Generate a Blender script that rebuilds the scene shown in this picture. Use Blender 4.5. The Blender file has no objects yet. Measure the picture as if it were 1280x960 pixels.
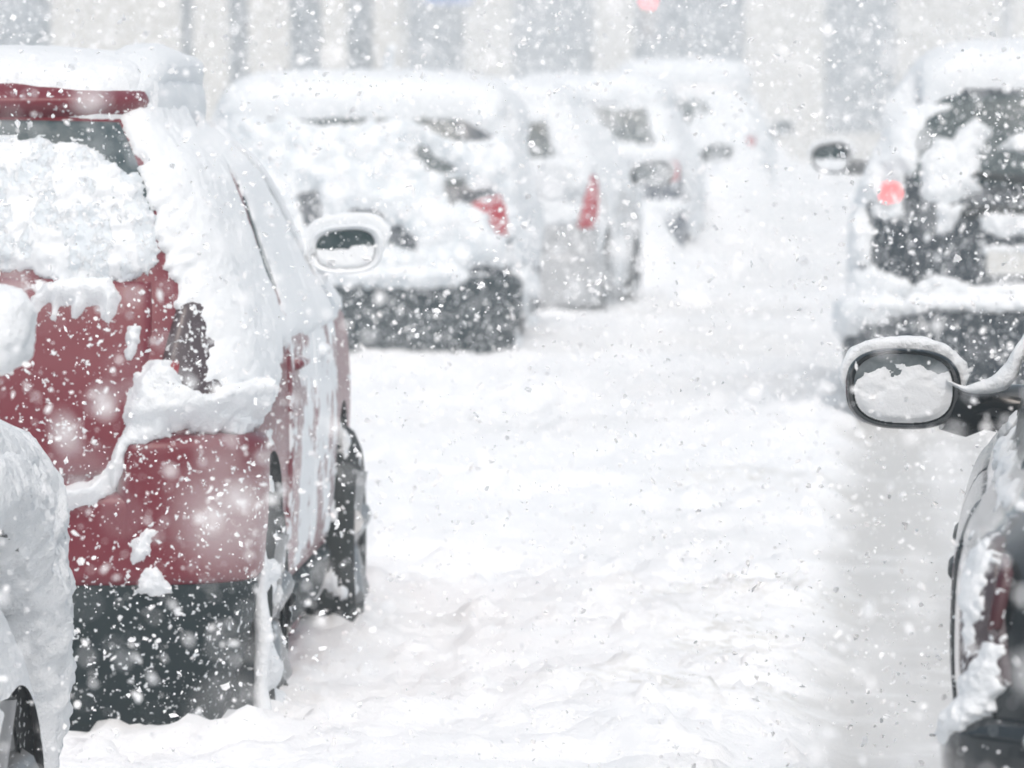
import bpy, math, random
import numpy as np
from mathutils import Vector, Matrix

R = math.radians
random.seed(7)
RNG = np.random.default_rng(11)
scene = bpy.context.scene
COL = scene.collection

# ------------------------------------------------------------------ camera model (photo pixels 1280x960)
F = 7725.0            # focal length in photo pixels
HC = 1.53             # camera height over the snow
YH = 110.0            # horizon row
SINK = 0.15           # the wheels stand this deep in the snow


def W(X, Y, d):
    return np.array([(X - 640) / F * d, d, HC - (Y - YH) / F * d])


# ------------------------------------------------------------------ noise
def _hash(ix, iy, iz, seed):
    n = (ix.astype(np.int64) * 374761393 + iy.astype(np.int64) * 668265263 + iz.astype(np.int64) * 2147483647 + seed * 974634777) & 0xFFFFFFFF
    n = ((n ^ (n >> 13)) * 1274126177) & 0xFFFFFFFF
    n = n ^ (n >> 16)
    return (n & 0xFFFFFF) / float(0xFFFFFF) * 2 - 1


def vnoise(p, seed=0):
    i = np.floor(p).astype(np.int64)
    f = p - i
    f = f * f * f * (f * (f * 6 - 15) + 10)
    out = 0
    for dx in (0, 1):
        wx = f[..., 0] if dx else 1 - f[..., 0]
        for dy in (0, 1):
            wy = f[..., 1] if dy else 1 - f[..., 1]
            for dz in (0, 1):
                wz = f[..., 2] if dz else 1 - f[..., 2]
                out = out + wx * wy * wz * _hash(i[..., 0] + dx, i[..., 1] + dy, i[..., 2] + dz, seed)
    return out


def fbm(p, scale, octaves=4, seed=0, gain=0.5):
    p = np.asarray(p, float) * scale
    a, s, tot = 1.0, 0.0, 0.0
    for k in range(octaves):
        s = s + a * vnoise(p + 17.3 * k, seed + k)
        tot += a
        a *= gain
        p = p * 2.03
    return s / tot


def smooth(x):
    x = np.clip(x, 0, 1)
    return x * x * (3 - 2 * x)


def poly_sdf(px, pz, poly):
    """Signed distance to a polygon, positive inside."""
    P = np.asarray(poly, float)
    d = np.full(px.shape, 1e9)
    inside = np.zeros(px.shape, bool)
    n = len(P)
    for k in range(n):
        a, b = P[k], P[(k + 1) % n]
        e = b - a
        t = np.clip(((px - a[0]) * e[0] + (pz - a[1]) * e[1]) / max(e @ e, 1e-12), 0, 1)
        d = np.minimum(d, np.hypot(px - a[0] - t * e[0], pz - a[1] - t * e[1]))
        c = (a[1] > pz) != (b[1] > pz)
        den = (b[1] - a[1]) if abs(b[1] - a[1]) > 1e-12 else 1e-12
        inside ^= c & (px < (b[0] - a[0]) * (pz - a[1]) / den + a[0])
    return np.where(inside, d, -d)


def pchip(x, y):
    x = np.asarray(x, float); y = np.asarray(y, float)
    h = np.diff(x); dl = np.diff(y) / h
    m = np.zeros_like(y)
    for k in range(1, len(x) - 1):
        if dl[k - 1] * dl[k] > 0:
            w1, w2 = 2 * h[k] + h[k - 1], h[k] + 2 * h[k - 1]
            m[k] = (w1 + w2) / (w1 / dl[k - 1] + w2 / dl[k])
    m[0], m[-1] = dl[0], dl[-1]

    def f(q):
        q = np.clip(q, x[0], x[-1])
        k = np.clip(np.searchsorted(x, q, side='right') - 1, 0, len(h) - 1)
        s = (q - x[k]) / h[k]
        return ((1 + 2 * s) * (1 - s) ** 2 * y[k] + s * (1 - s) ** 2 * h[k] * m[k] + s * s * (3 - 2 * s) * y[k + 1] + s * s * (s - 1) * h[k] * m[k + 1])
    return f


# ------------------------------------------------------------------ objects
def mesh_obj(name, verts, faces, mat, parent=None, flat=False, sharp=None):
    me = bpy.data.meshes.new(name)
    v = np.asarray(verts, np.float32).reshape(-1, 3)
    if isinstance(faces, np.ndarray):
        nf, k = faces.shape
        me.vertices.add(len(v)); me.vertices.foreach_set('co', v.ravel())
        me.loops.add(nf * k); me.loops.foreach_set('vertex_index', faces.astype(np.int32).ravel())
        me.polygons.add(nf)
        me.polygons.foreach_set('loop_start', np.arange(0, nf * k, k, dtype=np.int32))
        me.update(calc_edges=True)
        me.validate()
    else:
        me.from_pydata(v.tolist(), [], faces)
        me.update()
    if not flat:
        me.polygons.foreach_set('use_smooth', np.ones(len(me.polygons), bool))
    if sharp:
        me.set_sharp_from_angle(angle=R(sharp))
    if mat:
        me.materials.append(mat)
    o = bpy.data.objects.new(name, me)
    COL.objects.link(o)
    if parent:
        o.parent = parent
    return o


def grid_faces(nu, nv, closed_u=False):
    uu = nu if closed_u else nu - 1
    i, j = np.meshgrid(np.arange(uu), np.arange(nv - 1), indexing='ij')
    i2 = (i + 1) % nu
    return np.stack([i * nv + j, i2 * nv + j, i2 * nv + j + 1, i * nv + j + 1], -1).reshape(-1, 4)


def tag(o, label, cat, group=None, kind=None):
    if label:
        o['label'] = label
    if cat:
        o['category'] = cat
    if group:
        o['group'] = group
    if kind:
        o['kind'] = kind
    return o


class MB:
    """collects boxes and tubes into one mesh"""
    def __init__(s):
        s.v, s.f = [], []

    def add(s, v, f):
        n = len(s.v)
        s.v += [tuple(map(float, p)) for p in v]
        s.f += [tuple(int(i) + n for i in q) for q in f]
        return s

    def box(s, x0, x1, y0, y1, z0, z1, b=0.0):
        if b <= 0:
            v = [(x, y, z) for x in (x0, x1) for y in (y0, y1) for z in (z0, z1)]
            return s.add(v, [(0, 1, 3, 2), (4, 6, 7, 5), (0, 4, 5, 1), (2, 3, 7, 6), (0, 2, 6, 4), (1, 5, 7, 3)])
        # chamfered box
        v, idx = [], {}
        for sx in (0, 1):
            for sy in (0, 1):
                for sz in (0, 1):
                    X, Y, Z = (x0, x1)[sx], (y0, y1)[sy], (z0, z1)[sz]
                    dx, dy, dz = b * (1 - 2 * sx), b * (1 - 2 * sy), b * (1 - 2 * sz)
                    for ax, p in enumerate(((X, Y + dy, Z + dz), (X + dx, Y, Z + dz), (X + dx, Y + dy, Z))):
                        idx[sx, sy, sz, ax] = len(v); v.append(p)
        f = []
        for ax in range(3):
            for sgn in (0, 1):
                o = [a for a in range(3) if a != ax]
                q = []
                for a, c in ((0, 0), (1, 0), (1, 1), (0, 1)):
                    k = [0, 0, 0]; k[ax] = sgn; k[o[0]] = a; k[o[1]] = c
                    q.append(idx[k[0], k[1], k[2], ax])
                f.append(q)
        for ax in range(3):
            o = [a for a in range(3) if a != ax]
            for a in (0, 1):
                for c in (0, 1):
                    q = []
                    for sgn in (0, 1):
                        k = [0, 0, 0]; k[ax] = sgn; k[o[0]] = a; k[o[1]] = c
                        q.append((idx[k[0], k[1], k[2], o[0]], idx[k[0], k[1], k[2], o[1]]))
                    f.append((q[0][0], q[0][1], q[1][1], q[1][0]))
        for sx in (0, 1):
            for sy in (0, 1):
                for sz in (0, 1):
                    f.append(tuple(idx[sx, sy, sz, a] for a in range(3)))
        return s.add(v, f)

    def tube(s, pts, r, n=12, flat=1.0):
        pts = [Vector(p) for p in pts]
        rr = r if hasattr(r, '__len__') else [r] * len(pts)
        v, f = [], []
        for k, p in enumerate(pts):
            d = (pts[min(k + 1, len(pts) - 1)] - pts[max(k - 1, 0)]).normalized()
            up = Vector((0, 0, 1)) if abs(d.z) < 0.95 else Vector((0, 1, 0))
            a = d.cross(up).normalized(); b = a.cross(d).normalized()
            for j in range(n):
                t = 2 * math.pi * j / n
                v.append(p + a * math.cos(t) * rr[k] + b * math.sin(t) * rr[k] * flat)
        for k in range(len(pts) - 1):
            for j in range(n):
                f.append((k * n + j, k * n + (j + 1) % n, (k + 1) * n + (j + 1) % n, (k + 1) * n + j))
        f.append(tuple(range(n - 1, -1, -1)))
        f.append(tuple((len(pts) - 1) * n + j for j in range(n)))
        return s.add(v, f)

    def build(s, name, mat, parent=None, flat=False, sharp=40):
        return mesh_obj(name, s.v, s.f, mat, parent, flat, sharp)


# ------------------------------------------------------------------ materials
def new_mat(name):
    m = bpy.data.materials.new(name)
    m.use_nodes = True
    nt = m.node_tree
    return m, nt, nt.nodes['Principled BSDF']


def node(nt, typ, **kw):
    n = nt.nodes.new(typ)
    for k, v in kw.items():
        if k in n.inputs:
            n.inputs[k].default_value = v
        else:
            setattr(n, k, v)
    return n


def noise_tex(nt, coord, scale, detail=3, rough=0.55):
    n = node(nt, 'ShaderNodeTexNoise')
    n.inputs['Scale'].default_value = scale
    n.inputs['Detail'].default_value = detail
    n.inputs['Roughness'].default_value = rough
    nt.links.new(coord, n.inputs['Vector'])
    return n.outputs['Fac']


def ramp(nt, fac, a, b):
    r = node(nt, 'ShaderNodeMapRange')
    r.interpolation_type = 'SMOOTHSTEP'
    r.inputs['From Min'].default_value = a
    r.inputs['From Max'].default_value = b
    nt.links.new(fac, r.inputs['Value'])
    return r.outputs['Result']


def maximum(nt, a, b):
    m = node(nt, 'ShaderNodeMath'); m.operation = 'MAXIMUM'
    nt.links.new(a, m.inputs[0]); nt.links.new(b, m.inputs[1])
    return m.outputs[0]


SNOW = (0.79, 0.815, 0.835, 1)


def snow_mat(name='snow', color=SNOW, bump=0.6, dist=0.016, s1=30, s2=140):
    m, nt, b = new_mat(name)
    tc = node(nt, 'ShaderNodeTexCoord').outputs['Object']
    n1 = noise_tex(nt, tc, s1, 4, 0.6)
    n2 = noise_tex(nt, tc, s2, 2, 0.6)
    ad = node(nt, 'ShaderNodeMath'); ad.operation = 'MULTIPLY_ADD'
    nt.links.new(n2, ad.inputs[0]); ad.inputs[1].default_value = 0.4; nt.links.new(n1, ad.inputs[2])
    bp = node(nt, 'ShaderNodeBump'); bp.inputs['Strength'].default_value = bump; bp.inputs['Distance'].default_value = dist
    nt.links.new(ad.outputs[0], bp.inputs['Height'])
    nt.links.new(bp.outputs['Normal'], b.inputs['Normal'])
    b.inputs['Base Color'].default_value = color
    b.inputs['Roughness'].default_value = 0.85
    b.inputs['Specular IOR Level'].default_value = 0.25
    return m


def spattered(name, base, rough=0.35, coat=0.3, spec=0.5, specks=0.55, patches=0.0, frost=0.0, metallic=0.0, stretch=(1, 1, 1), speck_scale=70):
    """painted / plastic / glass surface with snow stuck on it in specks and patches"""
    m, nt, b = new_mat(name)
    tc0 = node(nt, 'ShaderNodeTexCoord').outputs['Object']
    mp = node(nt, 'ShaderNodeMapping'); mp.inputs['Scale'].default_value = stretch
    nt.links.new(tc0, mp.inputs['Vector'])
    tc = mp.outputs['Vector']
    sp = ramp(nt, noise_tex(nt, tc0, speck_scale, 2, 0.5), 0.80 - 0.22 * specks, 0.86 - 0.22 * specks)
    pa = ramp(nt, noise_tex(nt, tc, 7, 5, 0.62), 0.86 - 0.5 * patches, 0.93 - 0.5 * patches)
    pb = ramp(nt, noise_tex(nt, tc, 24, 5, 0.65), 0.92 - 0.45 * patches, 1.0 - 0.45 * patches)
    mask = maximum(nt, maximum(nt, sp, pa), pb)
    if frost > 0:
        fr = node(nt, 'ShaderNodeMath'); fr.operation = 'MULTIPLY'
        nt.links.new(ramp(nt, noise_tex(nt, tc, 14, 4, 0.6), 0.25, 0.75), fr.inputs[0]); fr.inputs[1].default_value = frost
        mask = maximum(nt, mask, fr.outputs[0])
    mix = node(nt, 'ShaderNodeMix'); mix.data_type = 'RGBA'
    nt.links.new(mask, mix.inputs['Factor'])
    mix.inputs['A'].default_value = (*base, 1); mix.inputs['B'].default_value = SNOW
    nt.links.new(mix.outputs['Result'], b.inputs['Base Color'])
    rr = node(nt, 'ShaderNodeMapRange'); rr.inputs['To Min'].default_value = rough; rr.inputs['To Max'].default_value = 0.85
    nt.links.new(mask, rr.inputs['Value']); nt.links.new(rr.outputs['Result'], b.inputs['Roughness'])
    cc = node(nt, 'ShaderNodeMapRange'); cc.inputs['To Min'].default_value = coat; cc.inputs['To Max'].default_value = 0
    nt.links.new(mask, cc.inputs['Value']); nt.links.new(cc.outputs['Result'], b.inputs['Coat Weight'])
    b.inputs['Coat Roughness'].default_value = 0.12
    b.inputs['Specular IOR Level'].default_value = spec
    b.inputs['Metallic'].default_value = metallic
    bp = node(nt, 'ShaderNodeBump'); bp.inputs['Strength'].default_value = 0.6; bp.inputs['Distance'].default_value = 0.006
    nt.links.new(mask, bp.inputs['Height']); nt.links.new(bp.outputs['Normal'], b.inputs['Normal'])
    return m


M = {}
M['snow'] = snow_mat('snow')
M['snow_rough'] = snow_mat('rough_snow', bump=0.7, dist=0.02, s1=22, s2=90)
M['red_paint'] = spattered('red_paint', (0.155, 0.010, 0.022), 0.35, 0.2, spec=.35, specks=0.80, patches=0.36)
M['red_side'] = spattered('red_paint_crusted', (0.155, 0.010, 0.022), 0.35, 0.3, specks=0.95, patches=0.80, stretch=(1, .35, 0.6))
M['black_plastic'] = spattered('black_plastic', (0.010, 0.020, 0.023), 0.6, 0.0, spec=.2, specks=0.85, patches=0.32)
M['black_trim'] = spattered('black_trim', (0.012, 0.018, 0.02), 0.5, 0.0, specks=0.35, patches=0.15)
M['glass'] = spattered('window_glass', (0.018, 0.042, 0.048), 0.10, 0.0, spec=.4, specks=0.7, patches=0.46, frost=0.16)
M['glass_clear'] = spattered('window_glass_clear', (0.014, 0.036, 0.040), 0.10, 0.0, spec=.35, specks=0.65, patches=0.36, frost=0.06)
M['mirror_glass'] = spattered('mirror_glass', (0.05, 0.075, 0.085), 0.15, 0.2, specks=0.4, patches=0.32, frost=0.25)
M['grey_paint'] = spattered('charcoal_paint', (0.028, 0.038, 0.05), 0.35, 0.35, specks=0.75, patches=0.34)
M['grey_bumper'] = spattered('charcoal_bumper', (0.012, 0.024, 0.030), 0.6, 0.0, spec=.2, specks=0.85, patches=0.28)
M['silver_paint'] = spattered('silver_paint', (0.42, 0.43, 0.44), 0.35, 0.3, specks=0.8, patches=0.45)
M['blue_paint'] = spattered('dark_blue_paint', (0.04, 0.055, 0.085), 0.4, 0.1, specks=0.8, patches=0.42)
M['dark_paint'] = spattered('dark_grey_paint', (0.022, 0.032, 0.042), 0.4, 0.0, spec=.25, specks=0.85, patches=0.42)
M['white_paint'] = spattered('white_paint', (0.6, 0.61, 0.62), 0.35, 0.3, specks=0.8, patches=0.5)
M['black_paint'] = spattered('black_paint', (0.010, 0.014, 0.017), 0.16, 0.5, specks=0.35, patches=0.12)
M['wet_paint'] = spattered('black_paint_wet', (0.010, 0.014, 0.017), 0.22, 0.4, specks=0.8, patches=0.25, speck_scale=110, stretch=(1, 1, 0.5))
M['rubber'] = spattered('tyre_rubber', (0.016, 0.018, 0.018), 0.8, 0.0, specks=0.9, patches=0.45)
M['tyre_clean'] = spattered('tyre_rubber_dark', (0.014, 0.018, 0.018), 0.8, 0.0, specks=0.5, patches=0.25)
M['alloy'] = spattered('alloy', (0.35, 0.36, 0.37), 0.4, 0.0, specks=0.8, patches=0.55, metallic=0.6)
M['liner'] = spattered('wheel_arch_liner', (0.010, 0.013, 0.014), 0.9, 0.0, specks=0.3, patches=0.1)
M['red_lens'] = spattered('red_lens', (0.26, 0.010, 0.02), 0.2, 0.3, specks=0.75, patches=0.36)
M['red_lens_snowy'] = spattered('red_lens_snowy', (0.40, 0.015, 0.03), 0.2, 0.4, specks=0.75, patches=0.42)
M['clear_lens'] = spattered('grey_lens', (0.065, 0.045, 0.05), 0.25, 0.2, specks=0.95, patches=0.44)
M['white_lens'] = spattered('clear_lens', (0.55, 0.56, 0.57), 0.15, 0.6, specks=0.95, patches=0.62)
M['dark_red_lens'] = spattered('dark_red_lens', (0.055, 0.010, 0.015), 0.2, 0.2, spec=.4, specks=0.9, patches=0.36)
M['plate'] = spattered('licence_plate', (0.6, 0.6, 0.58), 0.5, 0, specks=0.9, patches=0.5)
M['soft_snow'] = snow_mat('soft_snow', bump=.3, dist=.008, s1=45, s2=170)
M['icy_snow'] = spattered('icy_snow', (0.68, 0.73, 0.765), 0.7, 0, spec=.3, specks=.95, patches=.84, stretch=(2.2, 1.5, 1.2))
M['snowy_trim'] = spattered('snowy_trim', (0.012, 0.018, 0.02), 0.5, 0.0, specks=0.9, patches=0.95)


def lamp_mat(name, col, strength, base):
    m, nt, b = new_mat(name)
    b.inputs['Base Color'].default_value = (*base, 1)
    b.inputs['Emission Color'].default_value = (*col, 1)
    b.inputs['Emission Strength'].default_value = strength
    b.inputs['Roughness'].default_value = 0.25
    return m


M['lit_red'] = lamp_mat('lit_red_lens', (1.0, 0.27, 0.28), 1.15, (0.5, 0.03, 0.03))
M['lit_sign'] = lamp_mat('lit_red_signal', (1.0, 0.10, 0.12), 3.0, (0.5, 0.03, 0.03))


def plain(name, col, rough=0.7, bump=0.0, scale=4.0, var=0.15):
    m, nt, b = new_mat(name)
    tc = node(nt, 'ShaderNodeTexCoord').outputs['Object']
    n = noise_tex(nt, tc, scale, 5, 0.6)
    mix = node(nt, 'ShaderNodeMix'); mix.data_type = 'RGBA'
    nt.links.new(n, mix.inputs['Factor'])
    mix.inputs['A'].default_value = (*[c * (1 - var) for c in col], 1)
    mix.inputs['B'].default_value = (*[min(1, c * (1 + var)) for c in col], 1)
    nt.links.new(mix.outputs['Result'], b.inputs['Base Color'])
    b.inputs['Roughness'].default_value = rough
    if bump:
        bp = node(nt, 'ShaderNodeBump'); bp.inputs['Strength'].default_value = bump; bp.inputs['Distance'].default_value = 0.02
        nt.links.new(n, bp.inputs['Height']); nt.links.new(bp.outputs['Normal'], b.inputs['Normal'])
    return m


# ------------------------------------------------------------------ the car body: lofted plan outlines
SUV = [  # z, half width, y rear, y front, rear corner radius, front corner radius
    (.10, .77, .14, 4.22, .16, .30),
    (.30, .84, .07, 4.36, .20, .40),
    (.48, .875, .045, 4.42, .22, .45),
    (.75, .89, .04, 4.43, .22, .48),
    (.95, .885, .06, 4.32, .22, .48),
    (1.04, .870, .08, 4.05, .22, .40),
    (1.12, .845, .10, 3.55, .21, .30),
    (1.20, .815, .13, 3.30, .20, .25),
    (1.45, .725, .21, 2.80, .19, .22),
    (1.58, .665, .28, 2.45, .18, .20),
    (1.645, .62, .34, 2.25, .18, .20),
    (1.685, .55, .43, 2.10, .18, .20),
    (1.71, .42, .60, 1.90, .17, .18),
    (1.72, .20, .95, 1.55, .10, .10),
]


def scale_rows(rows, kz=1.0, kw=1.0, kl=1.0, dz=0.0):
    return [(z * kz + dz, w * kw, a * kl, b * kl, r, f) for z, w, a, b, r, f in rows]


class Car:
    def __init__(s, name, label, cat, x, y, yaw, rows, group=None, bow=.07, wheels=(.78, 3.40), zoff=-SINK, rwheel=.34, clear=.075):
        s.clear = clear
        s.root = bpy.data.objects.new(name, None)
        COL.objects.link(s.root)
        s.root.empty_display_size = 0.3
        s.yaw = R(yaw)
        s.loc = np.array([x, y, zoff])
        s.root.location = s.loc
        s.root.rotation_euler = (0, 0, -s.yaw)
        tag(s.root, label, cat, group)
        s.rows = np.array(rows, float)
        n = len(rows)
        s.fn = [pchip(np.arange(n), s.rows[:, k]) for k in range(6)]
        s.vv = np.linspace(0, n - 1, 4000)
        s.zz = s.fn[0](s.vv)
        s.nrow = n
        s.bow = bow
        s.wheels = wheels
        s.rwheel = rwheel
        s.ztop = s.zz[-1]

    # ---- surface
    def v_of_z(s, z):
        return np.interp(z, s.zz, s.vv)

    def prm(s, v):
        return [f(v) for f in s.fn]

    def _pt(s, t, v):
        z, w, yr, yf, rr, rf = s.prm(v)
        rr = np.minimum(rr, w * .98); rf = np.minimum(rf, w * .98)
        t = np.mod(t, 8.0)
        k = np.floor(t); f = t - k
        a = f * math.pi / 2
        Lr, Lf = w - rr, w - rf
        x = np.select([k == 0, k == 1, k == 2, k == 3, k == 4, k == 5, k == 6],
                      [-Lr + 2 * Lr * f, Lr + rr * np.sin(a), w, Lf + rf * np.cos(a), Lf - 2 * Lf * f, -Lf - rf * np.sin(a), -w],
                      -Lr - rr * np.cos(a))
        y = np.select([k == 0, k == 1, k == 2, k == 3, k == 4, k == 5, k == 6],
                      [yr, yr + rr - rr * np.cos(a), (yr + rr) + f * (yf - rf - yr - rr), yf - rf + rf * np.sin(a), yf, yf - rf + rf * np.cos(a), (yf - rf) - f * (yf - rf - yr - rr)],
                      yr + rr - rr * np.sin(a))
        rel = (x / np.maximum(w, 1e-3)) ** 2
        kr = np.clip(1 - (y - yr) / 1.1, 0, 1) ** 2
        kf = np.clip(1 - (yf - y) / 1.3, 0, 1) ** 2
        ww = np.clip(w / .7, 0, 1)
        mid = (y - .5 * (yr + yf)) / np.maximum(.5 * (yf - yr), .1)
        x = x * (1 - .045 * np.abs(mid) ** 3)
        y = y + s.bow * rel * kr * ww - 2 * s.bow * rel * kf * ww
        return np.stack([x, y, z], -1)

    def P(s, t, v, off=0.0, up=0.0):
        t, v = np.broadcast_arrays(np.asarray(t, float), np.asarray(v, float))
        e = 0.004
        p = s._pt(t, v)
        v1, v0 = np.clip(v + e, 0, s.nrow - 1), np.clip(v - e, 0, s.nrow - 1)
        dv = s._pt(t, v1) - s._pt(t, v0)
        dt = s._pt(t + e, v) - s._pt(t - e, v)
        n = np.cross(dt, dv)
        n /= np.maximum(np.linalg.norm(n, axis=-1, keepdims=True), 1e-9)
        off = np.broadcast_to(np.asarray(off, float), t.shape)
        q = p + n * off[..., None]
        if not np.isscalar(up) or up:
            q[..., 2] += np.broadcast_to(up, t.shape)
        return q, n

    def t_rear(s, q, v):
        z, w, yr, yf, rr, rf = s.prm(v)
        L, arc, side = w - rr, rr * math.pi / 2, (yf - rf - yr - rr)
        a = np.abs(q)
        t = np.where(a <= L, .5 + a / (2 * L), np.where(a <= L + arc, 1 + (a - L) / arc, 2 + (a - L - arc) / side))
        return np.where(q >= 0, t, 1 - t)

    def t_side(s, y, v, sgn):
        z, w, yr, yf, rr, rf = s.prm(v)
        c = np.clip((yr + rr - y) / rr, 0, 1)
        tr = 1 + np.arccos(c) / (math.pi / 2)
        c2 = np.clip((y - (yf - rf)) / rf, 0, 1)
        tf = 3 + np.arcsin(c2) / (math.pi / 2)
        t = np.where(y < yr + rr, tr, np.where(y > yf - rf, tf, 2 + (y - yr - rr) / (yf - rf - yr - rr)))
        return t if sgn > 0 else 9 - t

    def t_front(s, q, v):
        z, w, yr, yf, rr, rf = s.prm(v)
        return 4.5 - q / (2 * (w - rf))

    def tv(s, mode, a, z):
        v = s.v_of_z(z)
        if mode == 'rear':
            return s.t_rear(a, v), v
        if mode == 'front':
            return s.t_front(a, v), v
        return s.t_side(a, v, 1 if mode == 'right' else -1), v

    # ---- photo pixel -> local rear coordinates
    def qz(s, X, Y, d=None):
        X = np.asarray(X, float); Y = np.asarray(Y, float)
        th = s.yaw
        # local rear plane y = .05 + slope with height; iterate
        yl = np.full(X.shape, .06)
        for _ in range(6):
            # world depth of a point at local (xl, yl)
            if _ == 0:
                dd = np.full(X.shape, s.loc[1] + .06)
            wx = (X - 640) / F * dd
            wz = HC - (Y - YH) / F * dd
            dx, dy = wx - s.loc[0], dd - s.loc[1]
            xl = dx * math.cos(th) - dy * math.sin(th)
            zl = wz - s.loc[2]
            v = s.v_of_z(np.clip(zl, s.zz[0], s.zz[-1]))
            _z, w, yr, yf, rr, rf = s.prm(v)
            xr = np.clip(np.abs(xl) - (w - rr), 0, rr * .98)
            yl = yr + (rr - np.sqrt(rr * rr - xr * xr)) + s.bow * (xl / w) ** 2
            dd = s.loc[1] - xl * math.sin(th) + yl * math.cos(th)
        L = w - rr
        q = np.where(np.abs(xl) <= L, xl, np.sign(xl) * (L + rr * np.arcsin(np.clip((np.abs(xl) - L) / rr, 0, 1))))
        return q, zl

    def poly(s, pts):
        a = np.array(pts, float)
        q, z = s.qz(a[:, 0], a[:, 1])
        return np.stack([q, z], -1)

    # ---- meshes
    def body(s, mat, arch=True, name='body'):
        seg = [22, 10, 56, 12, 18, 12, 56, 10]
        t = np.concatenate([k + np.linspace(0, 1, n, endpoint=False) for k, n in enumerate(seg)])
        v = np.concatenate([np.linspace(k, k + 1, 7, endpoint=False) for k in range(s.nrow - 1)] + [[s.nrow - 1]])
        T, V = np.meshgrid(t, v, indexing='ij')
        p, _ = s.P(T, V)
        nu, nv = T.shape
        f = [tuple(q) for q in grid_faces(nu, nv, True)]
        f.append(tuple(i * nv for i in range(nu - 1, -1, -1)))
        f.append(tuple(i * nv + nv - 1 for i in range(nu)))
        o = mesh_obj(name, p.reshape(-1, 3), f, mat, s.root)
        o.data.materials.append(M['liner'])
        if arch:
            for yw in s.wheels:
                for sg in (1, -1):
                    n = 40
                    rc = s.rwheel + s.clear
                    vv, ff = [], []
                    for xx in (.56 * sg, 1.15 * sg):
                        for k in range(n):
                            a = 2 * math.pi * k / n
                            vv.append((xx, yw + rc * math.cos(a), s.rwheel + rc * math.sin(a)))
                    ff = [tuple(range(n)), tuple(range(2 * n - 1, n - 1, -1))] + [(k, n + k, n + (k + 1) % n, (k + 1) % n) for k in range(n)]
                    if sg < 0:
                        ff = [tuple(reversed(q)) for q in ff]
                    cm = bpy.data.meshes.new('cut'); cm.from_pydata(vv, [], ff)
                    cm.materials.append(M['liner'])
                    import bmesh
                    b = bmesh.new(); b.from_mesh(cm); bmesh.ops.recalc_face_normals(b, faces=b.faces); b.to_mesh(cm); b.free()
                    co = bpy.data.objects.new('cut', cm); COL.objects.link(co)
                    co.location = s.root.location; co.rotation_euler = s.root.rotation_euler
                    bpy.context.view_layer.update()
                    md = o.modifiers.new('b', 'BOOLEAN'); md.object = co; md.operation = 'DIFFERENCE'; md.solver = 'EXACT'
                    try:
                        md.material_mode = 'TRANSFER'
                    except Exception:
                        pass
                    dg = bpy.context.evaluated_depsgraph_get()
                    me = bpy.data.meshes.new_from_object(o.evaluated_get(dg))
                    o.modifiers.clear()
                    old = o.data; o.data = me; bpy.data.meshes.remove(old)
                    bpy.data.objects.remove(co)
            o.data.name = name
        o.data.polygons.foreach_set('use_smooth', np.ones(len(o.data.polygons), bool))
        o.data.set_sharp_from_angle(angle=R(35))
        s.body_obj = o
        return o

    def panel(s, name, mode, corners, off, mat, parent=None, edge=.025, rnd=.25, nu=40, nv=30, base=0.0, label=None, bulge=0.0):
        """raised panel over the body; corners (a,z): lower-left, lower-right, upper-right, upper-left"""
        def spaced(n):
            x = np.linspace(0, 1, n)
            return .5 - .5 * np.cos(math.pi * x)
        u, w = np.meshgrid(spaced(nu), spaced(nv), indexing='ij')
        X, Y = 2 * u - 1, 2 * w - 1
        Xm = X * np.sqrt(1 - rnd * Y * Y / 2) / math.sqrt(1 - 0)
        Ym = Y * np.sqrt(1 - rnd * X * X / 2)
        U, V = (Xm + 1) / 2, (Ym + 1) / 2
        c = np.array(corners, float)
        A = (1 - U) * (1 - V) * c[0, 0] + U * (1 - V) * c[1, 0] + U * V * c[2, 0] + (1 - U) * V * c[3, 0]
        Z = (1 - U) * (1 - V) * c[0, 1] + U * (1 - V) * c[1, 1] + U * V * c[2, 1] + (1 - U) * V * c[3, 1]
        wid = abs(c[1, 0] - c[0, 0]); hei = abs(c[3, 1] - c[0, 1])
        d = np.minimum(np.minimum(u, 1 - u) * wid, np.minimum(w, 1 - w) * hei)
        k = np.clip(d / edge, 0, 1)
        prof = np.sqrt(np.maximum(1 - (1 - k) ** 2, 0))
        h = base + (off + .006) * prof - .006 + bulge * (1 - X * X) * (1 - Y * Y)
        t, v = s.tv(mode, A, Z)
        p, _ = s.P(t, v, h)
        o = mesh_obj(name, p.reshape(-1, 3), grid_faces(*A.shape), mat, parent or s.root)
        if label:
            o['label'] = label
        return o

    def snow(s, name, mode, a0, a1, z0, z1, res, field, thick, edge=.03, rough=.25, base=0.0, parent=None, lift=.25, mat=None, seed=0, nscale=14):
        """snow lying on or stuck to the body: a relief over the body that dips under it where field < 0"""
        na = max(4, int((a1 - a0) / res)); nz = max(4, int((z1 - z0) / res))
        A, Z = np.meshgrid(np.linspace(a0, a1, na), np.linspace(z0, z1, nz), indexing='ij')
        t, v = s.tv(mode, A, Z)
        p0, _ = s.P(t, v)
        f = field(A, Z, p0)
        b = base(A, Z) if callable(base) else base
        f = f + .30 * edge * fbm(p0, nscale * 2.2, 4, seed + 21)
        f = np.minimum(f, 1.2 * np.minimum(np.minimum(A - a0, a1 - A), np.minimum(Z - z0, z1 - Z)) - 1.2 * res)
        g = smooth(f / edge) ** .7
        h = thick * g * (1 + rough * fbm(p0, nscale, 4, seed + 5)) + .16 * min(thick, .03) * g * fbm(p0, 55, 2, seed + 9) + .12 * min(thick, .03) * g * fbm(p0, 120, 2, seed + 10)
        h = np.where(f > 0, h, np.maximum(4 * f, -.06)) + b
        p, _ = s.P(t, v, h, np.where(f > 0, lift * thick * g, 0))
        fc = grid_faces(na, nz)
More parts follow.
